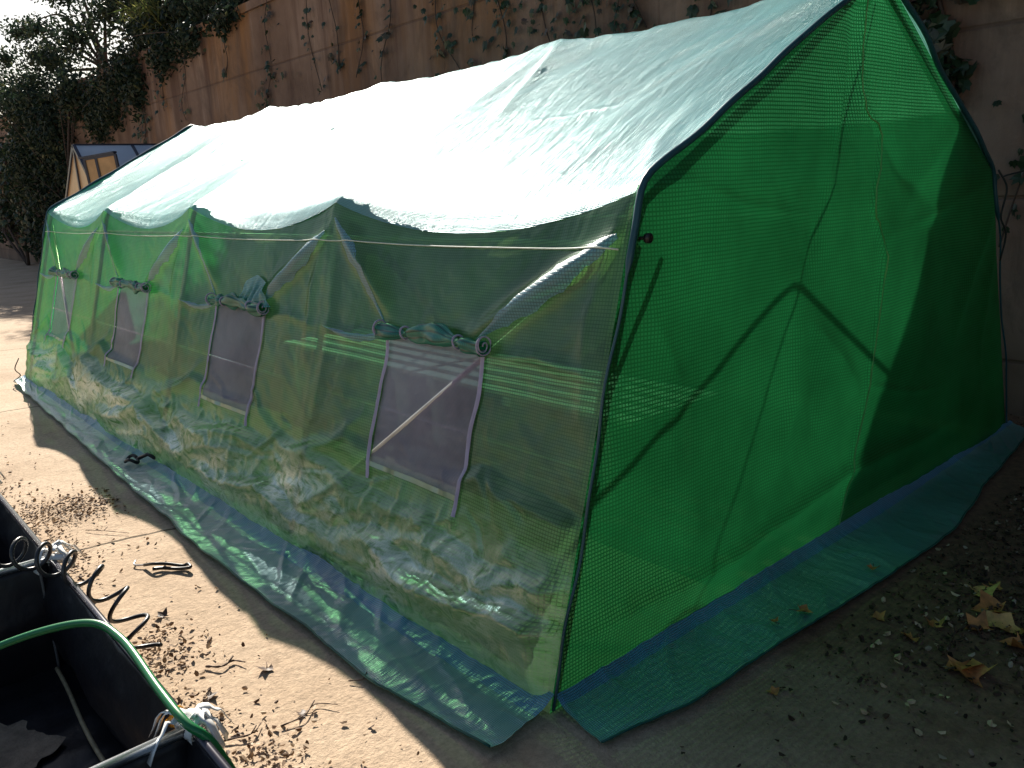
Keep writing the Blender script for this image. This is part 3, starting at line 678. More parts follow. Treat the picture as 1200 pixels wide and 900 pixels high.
def quad(name, pts, mat, parent, th=.008):
    P = [Vector(p) for p in pts]; nrm = (P[1]-P[0]).cross(P[2]-P[0]).normalized()*th
    n = len(P); V = P+[p+nrm for p in P]; F = [tuple(range(n))[::-1], tuple(range(n, 2*n))]+[(i, (i+1) % n, n+(i+1) % n, n+i) for i in range(n)]
    return link(name, V, F, mat, parent, smooth=False)
for k in range(3):
    xa = gx0+(gx1-gx0)*k/3+.02; xb = gx0+(gx1-gx0)*(k+1)/3-.02
    quad('roof_pane', [rel((xa, gyf+.01, ze+.012)), rel((xb, gyf+.01, ze+.012)), rel((xb, gyr-.01, zr-.004)), rel((xa, gyr-.01, zr-.004))], M['pane'], gh)
    quad('side_pane', [rel((xa, gyf, .05)), rel((xb, gyf, .05)), rel((xb, gyf, ze-.03)), rel((xa, gyf, ze-.03))], M['pane'], gh)
quad('end_pane', [rel((gx0, gyf+.02, .05)), rel((gx0, gyb-.02, .05)), rel((gx0, gyb-.02, ze)), rel((gx0, gyr, zr-.03)), rel((gx0, gyf+.02, ze))], M['wall_tint_pane'], gh)
quad('roof_pane', [rel((gx1, gyb-.01, ze+.012)), rel((gx0, gyb-.01, ze+.012)), rel((gx0, gyr+.01, zr-.004)), rel((gx1, gyr+.01, zr-.004))], M['pane'], gh)
# the open vent hatch propped out at the end
vt = MB(); vo = Vector((-.02, -.42, 1.86-.62))
va = Vector((-.06, -.55, 1.83)); vb = Vector((.14, -.95, 1.86)); dn = Vector((.02, -.02, -.36))
for a, b in ((va, vb), (va, va+dn), (vb, vb+dn), (va+dn, vb+dn), (va*.62+vb*.38, va*.62+vb*.38+dn)): vt.beam(a, b, .026, .026)
vt.beam(va+(va-vb)*.12+Vector((0, 0, .02)), vb+Vector((0, 0, .02)), .05, .02)
vh = vt.build('vent_hatch', M['glass_frame'], gh)
quad('vent_pane', [va, vb, vb+dn, va+dn], M['wall_tint_pane'], vh, .006)

# ------------------------------------------------------------------ raised planter (black liner on a tube frame)
PX0, PX1, PY0, PY1, PH = -1.95, -.845, -2.2, 3.1, .35
pl = empty('raised_planter', (PX1, 1.2, 0)); tag(pl, 'low black fabric planter box with tube rim lying along the tan concrete', 'planter')
po = Vector((PX1, 1.2, 0))
def fabric(a, b, name, sag=.03, seed=0, h=PH, thick=.006):
    a = Vector(a); b = Vector(b); n = int((b-a).length/.03)+2; m = 22; d = (b-a).normalized(); nr = Vector((d.y, -d.x, 0))
    u, v = np.meshgrid(np.linspace(0, (b-a).length, n), np.linspace(0, 1, m), indexing='ij')
    off = sag*np.sin(np.pi*v)*(.6+.5*noise(u*1.5, v*0, seed))+.012*noise(u*4, v*3, seed+1)*np.sin(np.pi*v)+.005*(ridge(u*9+v*2, v*4, seed+2)-.5)
    V = []
    for j in range(n):
        for i in range(m):
            p = a+d*u[j, i]+nr*off[j, i]; V.append((p.x-po.x, p.y-po.y, h*v[j, i]*(1-.006)))
    F = [(j*m+i, (j+1)*m+i, (j+1)*m+i+1, j*m+i+1) for j in range(n-1) for i in range(m-1)]
    o = link(name, V, F, M['black_fabric'], pl)
    md = o.modifiers.new('thick', 'SOLIDIFY'); md.thickness = thick; md.offset = 0
    return o
fabric((PX1, PY0, 0), (PX1, PY1, 0), 'side_panel', -.05, 71)
fabric((PX0, PY0, 0), (PX0, PY1, 0), 'side_panel', .03, 74)
DV = (-2.2, -1.1, .10, 1.19, 2.2, 3.1)
for i, y in enumerate(DV): fabric((PX0+.01, y, 0), (PX1-.01, y, 0), 'divider', .03, 80+i*3, h=PH*.98)
for x in (PX0, PX1):
    mb = MB(); mb.tube([(x-po.x, PY0-po.y, PH), (x-po.x, PY1-po.y, PH)], .0095, 8); mb.build('rim_rail', M['rim'], pl, True)
for y in DV:
    mb = MB(); mb.tube([(PX0-po.x, y-po.y, PH), (PX1-po.x, y-po.y, PH)], .011, 8); mb.build('cross_rail', M['silver'], pl, True)
# torn liner on the floor of the bed
V, F = grid_sheet(PX0+.01, PX1-.01, PY0+.01, PY1-.01, 110, 520, lambda x, y: .008+.02*abs(float(noise(x*3, y*3, 91)))+.006*float(noise(x*11, y*11, 92)))
link('floor_liner', [(v[0]-po.x, v[1]-po.y, v[2]) for v in V], F, M['black_fabric'], pl)
M['mud'] = plain('dried_mud', (.30, .22, .15), .95, bump=.8, bscale=60, var=.4, vscale=20)
for cx, cyy, rr, sd in ((-1.12, .82, .13, 1), (-1.30, .45, .20, 2), (-1.06, .38, .10, 3), (-1.5, 1.6, .2, 4), (-1.0, 2.6, .12, 5)):
    V = [(cx-po.x, cyy-po.y, .034)]+[(cx-po.x+math.cos(a)*rr*(1+.5*float(noise(math.cos(a)*1.5+sd*3, math.sin(a)*1.5, 97))+.12*float(noise(math.cos(a)*6, math.sin(a)*6+sd, 98))), cyy-po.y+math.sin(a)*rr*1.3*(1+.5*float(noise(math.cos(a)*1.5+sd*3, math.sin(a)*1.5, 97))+.12*float(noise(math.cos(a)*6, math.sin(a)*6+sd, 98))), .031) for a in np.linspace(0, 2*math.pi, 61)[:-1]]
    link('mud_patch', V, [(0, 1+i, 1+(i+1) % 60) for i in range(60)], M['mud'], pl)
# seam cords inside the corner
mb = MB(); mb.tube([(PX1-po.x-.035, 1.17-po.y+.004*math.sin(t*3), t) for t in np.linspace(.01, .33, 12)], .004, 5); mb.build('corner_seam', plain('seam_grey', (.16, .15, .14), .6), pl, True)
mb = MB(); mb.tube([(PX1-po.x-.055+.012*math.sin(t*7), t-po.y, .022+.008*math.sin(t*11)) for t in np.linspace(.13, 1.16, 40)], .006, 5); mb.build('bottom_seam', M['palebit'], pl, True)
def ribbon(mb, c, r, tilt, wdt, turns=1.0, ax=Vector((0, 1, 0))):
    c = Vector(c); n = 26; u = ax.orthogonal().normalized(); v = ax.cross(u); V = []; F = []
    for i in range(n+1):
        a = 2*math.pi*turns*i/n; rr = r*(1+.25*math.sin(a*2+tilt)); p = c+(u*math.cos(a)+v*math.sin(a))*rr+ax*(tilt*math.sin(a)*.4*wdt)
        V += [p-ax*wdt/2, p+ax*wdt/2]
    F = [(2*i, 2*i+1, 2*i+3, 2*i+2) for i in range(n)]; mb.add(V, F)
def tie(name, y, seed):
    rs = random.Random(seed); mb = MB(); c = Vector((0, y-po.y, PH))
    for k in range(5):
        ax = Vector((rs.uniform(-1, 1), rs.uniform(-1, 1), rs.uniform(-.4, .4))).normalized()
        ribbon(mb, c+Vector((rs.uniform(-.012, .012), rs.uniform(-.03, .03), rs.uniform(-.004, .012))), .017+rs.uniform(0, .007), rs.uniform(-1, 1), .018, ax=ax)
    for k in range(7):      # loose ribbon tails
        a = rs.uniform(0, 6.28); l = rs.uniform(.05, .10); d = Vector((math.cos(a), math.sin(a), 0)); s = Vector((-d.y, d.x, 0)); w_ = rs.uniform(.006, .012)
        pts = [c+d*(l*t)+Vector((0, 0, .02+.03*math.sin(t*3)*rs.uniform(.6, 1)-.05*t*t)) for t in np.linspace(0, 1, 9)]
        V = []
        for i, p in enumerate(pts): tw = Vector((0, 0, math.sin(i*.9+k)*.4)); q = (s+tw).normalized(); V += [p-q*w_, p+q*w_]
        mb.add(V, [(2*i, 2*i+1, 2*i+3, 2*i+2) for i in range(8)])
    o = mb.build(name, M['white_plastic'], pl, True); md = o.modifiers.new('thick', 'SOLIDIFY'); md.thickness = .0012
    return o
t1 = tie('joint_tie', .10, 5); t2 = tie('joint_tie', 1.19, 9); tie('joint_tie', 2.2, 12)
mb = MB(); mb.tube([(-.012+.016*math.cos(a), .145-po.y+.01*math.sin(a*2), PH+.004+.016*math.sin(a)) for a in np.linspace(0, 6.28, 20)], .006, 6); mb.build('amber_ring', M['orange'], pl, True)

# ------------------------------------------------------------------ hoses
mb = MB()
mb.tube(curve_pts([(-1.50, .80, .10), (-1.26, .82, .27), (-1.056, .712, .36), (-.911, .567, .415), (-.868, .433, .415), (-.868, .191, .40), (-.862, .07, .385), (-.83, .03, .34), (-.79, -.02, .20), (-.775, -.15, .03), (-.70, -.6, .012), (-.6, -1.2, .012)], 12), .0088, 10)
h = mb.build('garden_hose', M['hose'], None, True); tag(h, 'green garden hose arching over the planter rim', 'hose')
mb = MB()
axp = curve_pts([(-1.16, 1.36, .40), (-.97, 1.20, .41), (-.88, 1.05, .405), (-.81, .93, .37), (-.76, .83, .29), (-.74, .76, .18)], 22)
cpts = []; tot = 0
for i, p in enumerate(axp):
    if i: tot += (axp[i]-axp[i-1]).length
    t = (axp[min(i+1, len(axp)-1)]-axp[max(i-1, 0)]).normalized(); u = t.cross(Vector((0, 0, 1))).normalized(); v = t.cross(u)
    a = tot*2*math.pi/.088; cpts.append(p+(u*math.cos(a)+v*math.sin(a))*.040)
cpts = [Vector((p.x, p.y, max(p.z, .009))) for p in cpts]
mb.tube(curve_pts(cpts[::1], 2), .0058, 8); h = mb.build('coiled_hose', M['black_rubber'], None, True); tag(h, 'black spiral coiled air hose hanging over the planter edge', 'hose')

# ------------------------------------------------------------------ strap on the concrete
mb = MB(); mb.tube(curve_pts([(-.46, 1.72, .012), (-.44, 1.66, .03), (-.40, 1.64, .022), (-.36, 1.60, .014), (-.345, 1.585, .02), (-.35, 1.55, .02), (-.38, 1.59, .012), (-.42, 1.645, .010), (-.45, 1.66, .012)], 8), .0065, 6)
st_ = mb.build('strap', M['knob'], None, True); tag(st_, 'short black looped strap lying on the concrete between planter and tent', 'strap')
mb = MB(); mb.tube(curve_pts([(-.46, 1.72, .012), (-.485, 1.755, .010), (-.47, 1.79, .012)], 6), .0035, 6); mb.build('clear_clip', plain('clear_clip', (.5, .52, .55), .2), st_, True)

# ------------------------------------------------------------------ foliage generators
IVY = [(0, -.5), (.28, -.62), (.55, -.22), (.42, .05), (.50, .38), (.20, .30), (0, .75), (-.20, .30), (-.50, .38), (-.42, .05), (-.55, -.22), (-.28, -.62)]
DIA = [(0, -.5), (.28, -.1), (.2, .3), (0, .6), (-.2, .3), (-.28, -.1)]
BLADE = [(0, -.5), (.06, 0), (0, 1.6), (-.06, 0)]
def leaves(points, sizes, normals, shape, fold=.18, rs=RNG, up=None):
    V = []; F = []; sh = np.array(shape); k = len(sh)
    pts = np.asarray(points); nrm = np.asarray(normals, float); nrm /= np.linalg.norm(nrm, axis=1, keepdims=True)+1e-9
    r = rs.randn(len(pts), 3) if up is None else np.asarray(up)+.5*rs.randn(len(pts), 3)
    v = r-nrm*(r*nrm).sum(1, keepdims=True); v /= np.linalg.norm(v, axis=1, keepdims=True)+1e-9; u = np.cross(v, nrm)
    sz = np.asarray(sizes)[:, None, None]
    P = pts[:, None]+sz*(u[:, None]*sh[None, :, 0:1]+v[:, None]*sh[None, :, 1:2]+nrm[:, None]*(-fold*np.abs(sh[None, :, 0:1])*1.6+.05*rs.randn(len(pts), k, 1)))
    c = pts[:, None]+0*u[:, None]
    V = np.concatenate([P, c], 1).reshape(-1, 3); n = k+1; F = []
    for i in range(len(pts)):
        b = i*n; 
        for j in range(k): F.append((b+j, b+(j+1) % k, b+k))
    return V, F
def tri(name, V, F, mat, parent=None): return link(name, V, F, mat, parent, smooth=False)
# ivy strands hanging down the wall
strands = [(8.15, 8.45, 2.37, 2), (10.94, 11.1, 2.5, 1), (14.4, 15.0, 2.5, 2), (12.6, 13.05, 2.3, 3), (6.85, 6.6, 2.6, 1), (7.3, 7.15, 2.45, 1), (6.05, 6.34, 2.5, 1), (5.66, 5.82, 2.36, 1),
           (5.1, 4.72, 2.32, 2), (4.05, 4.12, 2.3, 2), (4.6, 4.36, 2.6, 1), (3.62, 3.5, 2.3, 3), (3.25, 3.06, 2.25, 5), (2.73, 2.75, 2.37, 1), (2.63, 2.60, 2.36, 1), (2.2, 2.1, 2.3, 1), (9.4, 9.55, 2.9, 1), (11.8, 11.9, 2.7, 1), (13.6, 13.8, 2.9, 2), (.02, .12, .9, 1)]
where = ['above the middle of the tent roof', 'by the tent\'s far ridge corner', 'above the small glasshouse', 'just right of the leafy corner']
SL_ = ['thick ivy strand hanging above the left part of the tent roof', 'short thin ivy sprig above the far ridge peak', 'ivy strand dangling at the left above the small glasshouse roof', 'dense ivy tail hanging below the end of the wall coping', 'thin ivy strand with bare stem above the roof, left of centre',
       'sparse ivy runner beside the thick strand on the wall', 'bare wiry ivy stem on the wall at left of the dark streak', 'thin ivy strand beside the dark vertical streak', 'ivy strand ending in a curled tuft above the roof', 'leafy ivy strand above the middle of the roof ridge',
       'very short ivy runner with a few round leaves', 'narrow ivy tail left of the big leafy clump', 'large dark leafy ivy clump hanging down to the roof ridge', 'thin ivy stem just right of the big clump', 'second thin ivy stem right of the big clump', 'last thin ivy runner before the roof meets the picture top',
       'short ivy sprig high on the wall under the bushes', 'small ivy sprig between far peak and dense tail', 'small ivy tuft under the overhanging bushes at left', 'long ivy runner on the dark wall right of the tent']
for i, (ya0, yb0, zb, dens) in enumerate(strands):
    rs = random.Random(i); P = []; z = WH+.05; n = 14
    for k in range(n+1):
        t = k/n; P.append((WX-.03-.02*math.sin(t*9+i), ya0+(yb0-ya0)*t+.07*math.sin(t*7+i*2)*(.3+t), z+(zb-z)*t))
    cpn = curve_pts(P, 4); pts = []; sz = []; nr = []
    for c in range(int(21*dens*(z-zb))):
        t = rs.random()**.75; p = cpn[int(t*(len(cpn)-1))]; sp_ = (.015+.06*dens*(.3+.7*t)*(1.5 if rs.random() < .4 else .5))*(.4+1.2*abs(math.sin(t*6+i)))
        pts.append((WX-.03-abs(rs.gauss(0, .03)), p.y+rs.gauss(0, sp_), p.z+rs.gauss(0, .05))); sz.append(rs.uniform(.03, .08)*(1 if rs.random() < .7 else .6)); nr.append((-1, rs.gauss(0, .5), rs.gauss(.3, .5)))
    V, F = leaves(pts, sz, nr, IVY, up=[(0, 0, -1)]*len(pts)); o = tri('ivy_vine', V, F, M['ivy'])
    mb = MB(); mb.tube(cpn, .005, 5); mb.build('stem', M['bark'], o, True)
    tag(o, SL_[i], 'ivy', 'ivy vines hanging down the wall')
# big ivy clump on the wall right of the tent peak
def clump(name, cen, rad, n, size, mat, shape, flat=None, seed=0, shell=.5, up=None):
    r = np.random.RandomState(seed); pts = []; nr = []
    k = 0
    for c, R_, w_ in zip(cen, rad, [n*(a[0]*a[1]*a[2])**.66 for a in rad]):
        pass
    wts = np.array([(a[0]*a[1]*a[2])**.66 for a in rad]); wts = wts/wts.sum()
    for c, R_, w_ in zip(cen, rad, wts):
        m = int(n*w_); d = r.randn(m, 3); d /= np.linalg.norm(d, axis=1, keepdims=True); q = (shell+(1-shell)*r.rand(m))[:, None]
        q *= 1+.25*np.sin(d[:, 0:1]*7+c[1])*np.cos(d[:, 2:3]*6+c[2])
        pts.append(np.array(c)+d*q*np.array(R_)); nr.append(d+.7*r.randn(m, 3))
    pts = np.concatenate(pts); nr = np.concatenate(nr)
    V, F = leaves(pts, size*(.6+.8*r.rand(len(pts))), nr, shape, rs=r, up=None if up is None else [up]*len(pts))
    return tri(name, V, F, mat)
cen = [(WX-.08, .95, 2.5), (WX-.08, .75, 2.2), (WX-.07, .62, 1.95), (WX-.07, .5, 1.75), (WX-.06, .75, 1.85), (WX-.08, .35, 2.5), (WX-.08, .0, 2.3), (WX-.06, -.1, 1.95)]
o = clump('ivy_patch', cen, [(.08, .32, .35), (.08, .22, .2), (.07, .16, .2), (.06, .12, .16), (.06, .12, .14), (.08, .3, .4), (.08, .22, .3), (.05, .10, .3)], 900, .075, M['ivy'], IVY, seed=3, shell=.1)
mb = MB(); mb.tube(curve_pts([(WX-.03, .7, 3.5), (WX-.04, .8, 2.8), (WX-.03, .6, 2.2), (WX-.02, .45, 1.7)], 8), .012, 6); mb.build('stem', M['bark'], o, True)
tag(o, 'dark broad leaved ivy patch on the wall right of the tent peak', 'ivy')
# bushes over the wall top and at the far end
def bush(name, label, cat, cen, rad, n, size, mat, shape, seed, trunk, group=None, shell=.35):
    o = clump(name, cen, rad, n, size, mat, shape, seed=seed, shell=shell); mb = MB()
    rs = random.Random(seed)
    for c in cen:
        a = Vector(trunk); e = Vector(c); mid = (a+e)/2+Vector((rs.uniform(-.2, .2), rs.uniform(-.2, .2), .15)); P = curve_pts([a, mid, e], 6)
        mb.tube(P, [.035*(1-.75*i/(len(P)-1))+.006 for i in range(len(P))], 6)
        for k in range(4):
            e2 = e+Vector((rs.gauss(0, 1), rs.gauss(0, 1), rs.gauss(.2, .8)))*.45*max(rad[0]); mb.tube(curve_pts([P[len(P)//2], (P[len(P)//2]+e2)/2+Vector((0, 0, .1)), e2], 4), [.012-.0011*i for i in range(9)], 5)
    mb.build('branches', M['bark'], o, True); tag(o, label, cat, group); return o
bush('overhanging_bush', 'dark bush spilling over the wall top above the ivy tail', 'bush',
     [(3.75, 12.6, 3.85), (3.62, 13.6, 3.5), (3.95, 11.6, 4.1), (3.5, 14.3, 3.1), (4.1, 12.6, 4.4), (3.46, 13.0, 3.2), (3.46, 15.2, 2.95)], [(.45, .8, .42), (.35, .7, .55), (.4, .7, .4), (.3, .6, .7), (.4, .8, .4), (.18, .5, .55), (.2, .6, .8)], 9000, .075, M['bush'], DIA, 11, (4.1, 12.8, 3.5), 'bushes above the retaining wall')
bush('overhanging_bush', 'dark bush on the wall top left of the picture centre', 'bush',
     [(3.95, 9.4, 3.95), (4.0, 8.2, 3.95), (3.9, 10.5, 4.05), (4.25, 9.2, 4.4), (3.46, 10.6, 3.5), (3.46, 9.3, 3.55), (3.46, 11.6, 3.45)], [(.42, .8, .36), (.4, .7, .36), (.4, .8, .42), (.4, 1.0, .4), (.16, .6, .3), (.16, .5, .2), (.16, .5, .4)], 7500, .07, M['bush'], DIA, 12, (4.3, 9.4, 3.5), 'bushes above the retaining wall')
bush('overhanging_bush', 'sparser bush on the wall top farther right, thinning towards the roof', 'bush',
     [(3.95, 6.9, 3.85), (4.05, 5.9, 3.85)], [(.35, .6, .28), (.3, .6, .24)], 1800, .06, M['bush'], DIA, 13, (4.3, 6.6, 3.5), 'bushes above the retaining wall')
bush('bamboo_tuft', 'yellow green reedy tuft with long narrow leaves among dark bushes', 'bush',
     [(3.75, 12.2, 4.2), (3.7, 13.0, 4.15)], [(.35, .5, .35), (.25, .4, .3)], 420, .16, M['lime'], BLADE, 14, (3.9, 12.4, 3.5), None, .2)
bush('wall_shrub', 'big dark shrub climbing the wall at the far left corner', 'shrub',
     [(3.3, 17.6, 2.6), (3.2, 17.9, 1.4), (3.3, 18.6, 3.4), (3.1, 19.2, 2.2), (3.4, 16.4, 3.4), (3.1, 18.3, .6), (3.3, 20.3, 3.6), (3.35, 16.9, 1.9)],
     [(.5, 1.0, .9), (.45, .8, .9), (.5, 1.1, .8), (.5, 1.1, .9), (.45, .8, .6), (.45, .8, .6), (.5, 1.1, .7), (.35, .5, .7)], 13000, .085, M['bush'], DIA, 15, (3.2, 16.8, 0), None, .3)
bush('ivy_thicket', 'loose reddish dark creeper thicket on the wall at the picture\'s left edge', 'shrub',
     [(3.3, 21, 1.2), (3.3, 22.5, 2.2), (3.3, 20.5, 2.4), (3.3, 24, 1.2), (3.3, 25.5, 2.6)], [(.3, 1.0, .9), (.3, 1.2, .8), (.35, 1.0, .9), (.3, 1.2, .8), (.3, 1.5, .8)], 5200, .09, M['ivy'], IVY, 16, (3.3, 22, 0), None, .2)
# tree behind the wall whose thin sprays stand against the sky
tr = clump('tree', [(3.9, 17.2, 4.6), (3.8, 18.6, 4.4), (4.2, 16.0, 4.9), (3.9, 20.0, 4.6), (3.9, 21.5, 4.3), (3.8, 19.3, 5.1), (4.3, 15.0, 4.9), (3.8, 22.5, 3.7), (3.9, 17.5, 5.4), (4.2, 14.0, 5.0), (3.7, 24, 4.5), (3.8, 26, 4.4), (3.8, 21, 5.3), (3.8, 23, 5.0)],
           [(.6, .9, .6), (.6, .9, .6), (.6, .9, .6), (.5, .8, .35), (.5, .9, .4), (.5, .7, .3), (.6, .9, .6), (.4, .8, .5), (.5, .7, .3), (.6, .9, .6), (.5, .9, .6), (.5, 1.0, .6), (.5, .7, .35), (.5, .7, .35)], 12500, .08, M['bush'], DIA, seed=21, shell=.1)
mb = MB(); rs = random.Random(4)
mb.tube(curve_pts([(4.6, 17.5, 3.4), (4.5, 17.6, 4.2), (4.3, 17.9, 5.2)], 6), [.12-.006*i for i in range(13)], 8)
for e in [(3.9, 20.2, 4.7), (3.9, 21.7, 4.4), (3.8, 19.4, 5.3), (4.2, 15.6, 5.1), (3.8, 17.0, 5.6), (3.8, 22.9, 3.8), (4.0, 18.6, 4.6)]:
    mb.tube(curve_pts([(4.5, 17.6, 4.1), ((4.5+e[0])/2, (17.6+e[1])/2, e[2]-.1), e], 6), [.04-.0025*i for i in range(13)], 6)
mb.build('trunk', M['bark'], tr, True); tag(tr, 'dark leafy tree behind the wall with thin sprays against the sky', 'tree')

tr = clump('tree', [(4.2, 0, 5.0), (3.6, 1.6, 4.7), (3.4, -1.8, 4.6), (5, -3.5, 5.2), (2.9, -.4, 5.0), (3.2, -3.6, 4.6), (4.4, 2.6, 5.2), (5.4, 1, 5.6)],
           [(1.3, 1.3, .7), (1.1, 1.1, .6), (1.2, 1.3, .6), (1.3, 1.5, .7), (1.0, 1.2, .5), (1.2, 1.3, .5), (1.1, 1.0, .5), (1.2, 1.4, .7)], 22000, .19, M['bush'], DIA, seed=31, shell=.05)  # tree added out of frame to block skylight on wall and ground
mb = MB(); mb.tube(curve_pts([(5.0, -.6, 3.4), (4.8, -.4, 4.2), (4.2, 0, 5.2)], 6), [.16-.008*i for i in range(13)], 8)
for e in [(3.2, 1.6, 4.8), (3.0, -1.8, 4.8), (3.2, -3.4, 4.7), (5.2, -3.2, 5.4), (5.2, 1.2, 5.7), (2.8, -.4, 5.1)]:
    mb.tube(curve_pts([(4.8, -.4, 4.1), ((4.8+e[0])/2, e[1]/2, e[2]-.1), e], 6), [.05-.003*i for i in range(13)], 6)
mb.build('trunk', M['bark'], tr, True); tag(tr, 'broad dark tree added out of frame over the wall at the near right, blocking skylight', 'tree')

hd = clump('blocker_hedge', [(x, -7+.4*math.sin(x), z) for x in (0, 1.5, 3, 4.5, 6, 7.5, 9) for z in (.8, 2.2, 3.6, 4.8)], [(1.1, .9, 1.0)]*28, 14000, .22, M['bush'], DIA, seed=33, shell=.3)  # leaf mass added behind the camera to block skylight and deepen shade
mb = MB()
for x in (1.5, 3, 4.5, 6, 7.5, 9): mb.tube([(x, -7, 0), (x+.1, -7, 1.8), (x, -7, 3.2)], [.06, .045, .02], 6)
mb.build('stems', M['bark'], hd, True); tag(hd, 'row of dark bushes added behind the camera to cut skylight', 'blocker_hedge')

# ------------------------------------------------------------------ loose leaves, twigs and litter
def flakes(name, spots, label, smin=.004, smax=.014, seed=0, mat='litter', zmax=.006):
    r = np.random.RandomState(seed); P = []
    for (x, y, sx_, sy_, n) in spots: P.append(np.stack([x+sx_*r.randn(n), y+sy_*r.randn(n)], -1))
    P = np.concatenate(P)
    ok = (((P[:, 0] < -.30) | (P[:, 1] < -.32)) & (((P[:, 0] > PX1+.012) | (P[:, 1] > PY1)))) | ((P[:, 0] > 3.28) & (P[:, 0] < WX-.02))
    P = P[ok]; n = len(P)
    sz = smin+(smax-smin)*r.rand(n)**2; z = .004+zmax*r.rand(n)
    nr = np.stack([.6*r.randn(n), .6*r.randn(n), np.ones(n)], -1)
    sh = [(0, -.8), (.5, -.3), (.42, .5), (.05, .8), (-.45, .35), (-.4, -.4)]
    V, F = leaves(np.stack([P[:, 0], P[:, 1], z+sz*.3], -1), sz, nr, sh, fold=.4, rs=r)
    o = tri(name, V, F, M[mat]); tag(o, label, 'litter', kind='stuff'); return o
flakes('leaf_litter', [(-.80, 1.6, .035, .9, 800), (-.79, .7, .035, .5, 600), (-.76, .2, .045, .35, 260), (-.50, 2.62, .13, .12, 900), (-.68, 2.1, .06, .25, 500), (-.62, 1.05, .06, .10, 260), (-.68, .62, .05, .1, 180), (-.60, .36, .05, .10, 180), (-.72, 3.0, .08, .4, 350),
        (-.45, 1.2, .18, 1.2, 120), (-.5, 5, .4, 2.5, 120), (-.5, -.5, .2, .5, 250), (-1.2, 4.5, .4, 1.2, 200)], 'brown crumbled leaf litter on the sunlit concrete by the planter', seed=5)
flakes('leaf_litter', [(1.7, -.9, .7, .35, 1100), (2.6, -.5, .8, .5, 9000), (2.0, -.75, .6, .25, 3000), (3.4, .5, .08, 2.5, 900), (1.2, -.62, .25, .12, 700), (.55, -.45, .3, .15, 120), (3.4, -1, 1.0, .8, 1800)], 'dark leaf litter and seed pods on the shaded ground by the wall', .003, .015, 6, 'darklitter')
def leaf_shape(seed, size):
    rs = random.Random(seed); V = []; n = 5; pts = []
    for k in range(n):
        a = math.pi*(.5+(k-2)*.36); l = (1.0, .95, .75)[abs(k-2)]*rs.uniform(.85, 1.1); pts.append((math.cos(a)*l, math.sin(a)*l))
        for da, f in ((-.09, .8), (.09, .8)): pass
        if k < n-1: a2 = a+math.pi*.18; pts.append((math.cos(a2)*.62, math.sin(a2)*.62))
    pts += [(-.45, -.25), (-.12, -.18), (0, -.12), (.12, -.18), (.45, -.25)][::1]
    pts = sorted(pts, key=lambda p: math.atan2(p[1]+.02, p[0]))
    cv = rs.uniform(.7, 1.3); ca = rs.uniform(0, 3.1); rings = []
    def h(x, y): u = x*math.cos(ca)+y*math.sin(ca); return .06+cv*u*u*.8+.10*math.sin(5*x+seed)*math.cos(4*y)
    V = [(0, 0, h(0, 0))]; n = len(pts)
    for f in (.35, .7, 1.0):
        for p in pts: V.append((p[0]*f, p[1]*f, h(p[0]*f, p[1]*f)))
    F = [(0, 1+i, 1+(i+1) % n) for i in range(n)]
    for r_ in range(2):
        for i in range(n): F.append((1+r_*n+i, 1+(r_+1)*n+i, 1+(r_+1)*n+(i+1) % n, 1+r_*n+(i+1) % n))
    return [(x*size, y*size, max(z, .02)*size) for x, y, z in V], F
LV = [(.90, -.70, .075, 'large curled dry leaf in front of the pile at lower right', 'dryleaf', 0), (.93, -.655, .06, 'crumpled brown leaf pressed against the large curled leaf', 'dryleaf', 0), (1.20, -.66, .07, 'pale golden curled leaf at the right edge', 'goldleaf', 0), (1.30, -.62, .08, 'golden brown upright leaf at the right edge above the others', 'dryleaf', 0),
      (1.24, -.73, .07, 'tan crumpled leaf low at the right edge', 'goldleaf', 0), (1.09, -.52, .035, 'small orange leaf right of the skirt among dark litter', 'dryleaf', 0), (.98, -.50, .034, 'small twisted brown leaf between skirt and large curled leaf', 'dryleaf', 0), (.87, -.215, .034, 'tan triangular leaf resting on the green end skirt', 'dryleaf', .022),
      (.76, -.19, .018, 'tiny dark red leaf on the end skirt beside the tan leaf', 'dryleaf', .022), (1.29, -.24, .026, 'orange oval leaf on the end skirt near its outer edge', 'dryleaf', .022), (1.02, -.38, .028, 'dull brown leaf just off the skirt edge', 'dryleaf', 0), (-.545, 1.28, .028, 'dark crumpled leaf on the concrete near the coiled hose', 'twigleaf', 0),
      (-.435, .735, .030, 'grey curled leaf with a long stalk on sunlit concrete', 'twigleaf', 0), (-.61, .72, .026, 'small shrivelled leaf beside the planter near the green hose', 'twigleaf', 0), (-.46, .46, .022, 'small dark curled leaf near the bottom of the sunlit concrete', 'twigleaf', 0), (1.45, -.55, .04, 'brown leaf in the dark litter near the right edge', 'dryleaf', 0), (.47, -.36, .022, 'brown crumpled leaf on shaded concrete before the tent corner', 'dryleaf', 0),
      (1.14, -.74, .06, 'curled rust coloured leaf between the large leaf and the right edge', 'dryleaf', 0), (1.38, -.54, .06, 'golden leaf high at the right edge above the leaf pile', 'goldleaf', 0), (1.16, -.62, .05, 'dark orange leaf lying on the long twig', 'dryleaf', 0)]
M['goldleaf'] = plain('golden_leaf', (.62, .36, .12), .5, var=.4, vscale=30)
M['twigleaf'] = plain('grey_dry_leaf', (.12, .075, .05), .6, var=.4, vscale=40)
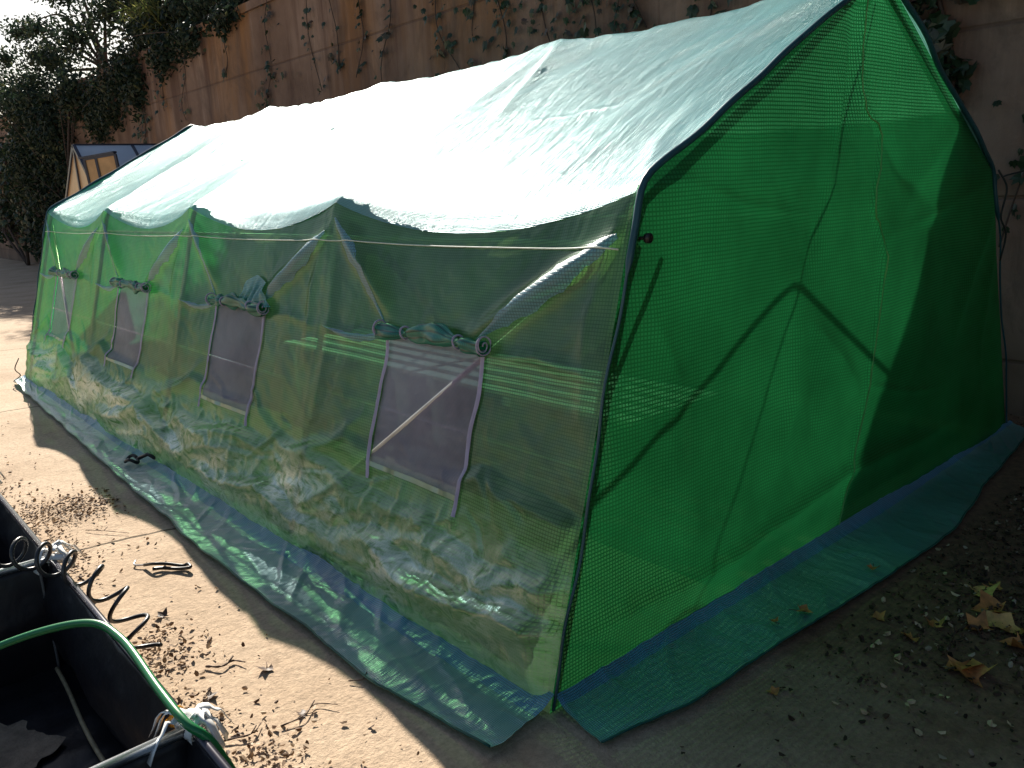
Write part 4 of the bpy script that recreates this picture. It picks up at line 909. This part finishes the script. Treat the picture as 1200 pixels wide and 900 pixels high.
for i, (x, y, s_, lab, mt, z) in enumerate(LV):
    V, F = leaf_shape(i, s_); o = link('fallen_leaf', V, F, M[mt]); o.location = (x, y, z+.002); o.rotation_euler = (0, 0, i*2.3)
    mb = MB(); mb.tube([(0, -.1*s_, .05*s_), (.1*s_, -.6*s_, .05*s_), (.25*s_, -1.1*s_, .10*s_)], .0012, 5); mb.build('stalk', M['twig'], o, True)
    tag(o, lab, 'leaf', 'fallen dry leaves')
TW = [([(-.56, .87), (-.53, .83), (-.49, .84), (-.47, .80)], .006, 'dark knobbly twig on concrete below the strap'), ([(-.52, 2.28), (-.47, 2.20), (-.40, 2.10)], .003, 'thin straight twig beside the slab joint'), ([(-.53, .45), (-.47, .44), (-.42, .47), (-.38, .42)], .0035, 'bent thin twig near the bottom of the sunlit concrete'),
      ([(-.30, .50), (-.27, .47), (-.22, .46)], .003, 'small twig in the shadow beside the skirt'), ([(.98, -.60), (1.08, -.58), (1.20, -.60)], .004, 'long twig behind the large curled leaf'), ([(-.66, .50), (-.60, .47), (-.56, .50)], .004, 'short crooked twig next to the planter side')]
for i, (p, r, lab) in enumerate(TW):
    mb = MB(); q = curve_pts([(a, b, .008+.004*(k % 2)) for k, (a, b) in enumerate(p)], 5); mb.tube(q, [.6*r*(1-.5*k/len(q))*(1+.35*math.sin(k*2.1)) for k in range(len(q))], 6)
    m_ = q[len(q)//2]; mb.tube([m_, m_+Vector((.02, .012, .008))], r*.5, 5)
    o = mb.build('twig', M['twig'], None, True); tag(o, lab, 'twig', 'twigs on the ground')
PB = [(.55, -.56), (.66, -.64), (.75, -.68), (.95, -.44), (1.05, -.50), (.84, -.52), (1.12, -.56), (.88, -.45), (.72, -.80)]
flakes('pale_husks', [(x, y, .004, .004, 2) for x, y in PB]+[(1.1, -.55, .3, .15, 30)], 'pale narrow seed husks scattered over the shaded ground', .012, .02, 8, 'palebit')

# ------------------------------------------------------------------ light
SV = Vector((.56, 1.6, 1.0)).normalized()
el = math.asin(SV.z); az = math.atan2(SV.x, SV.y)
sun = bpy.data.lights.new('sun', 'SUN'); sun.energy = 5.0; sun.angle = math.radians(.5); sun.color = (1, .93, .82)
so = bpy.data.objects.new('sun', sun); C.objects.link(so); so.rotation_euler = SV.to_track_quat('Z', 'Y').to_euler(); so.location = (10, 20, 20)
w = bpy.data.worlds.new('World'); SC.world = w; w.use_nodes = True; nt = w.node_tree; bg = nt.nodes['Background']
sk = nt.nodes.new('ShaderNodeTexSky'); sk.sky_type = 'NISHITA'; sk.sun_disc = False; sk.sun_elevation = el; sk.sun_rotation = az
nt.links.new(sk.outputs[0], bg.inputs[0]); bg.inputs[1].default_value = .05
SC.view_settings.view_transform = 'Standard'; SC.view_settings.look = 'None'; SC.view_settings.gamma = 1; SC.view_settings.exposure = .92
SC.cycles.use_denoising = True
SC.cycles.max_bounces = 10; SC.cycles.transparent_max_bounces = 24; SC.cycles.sample_clamp_indirect = 8
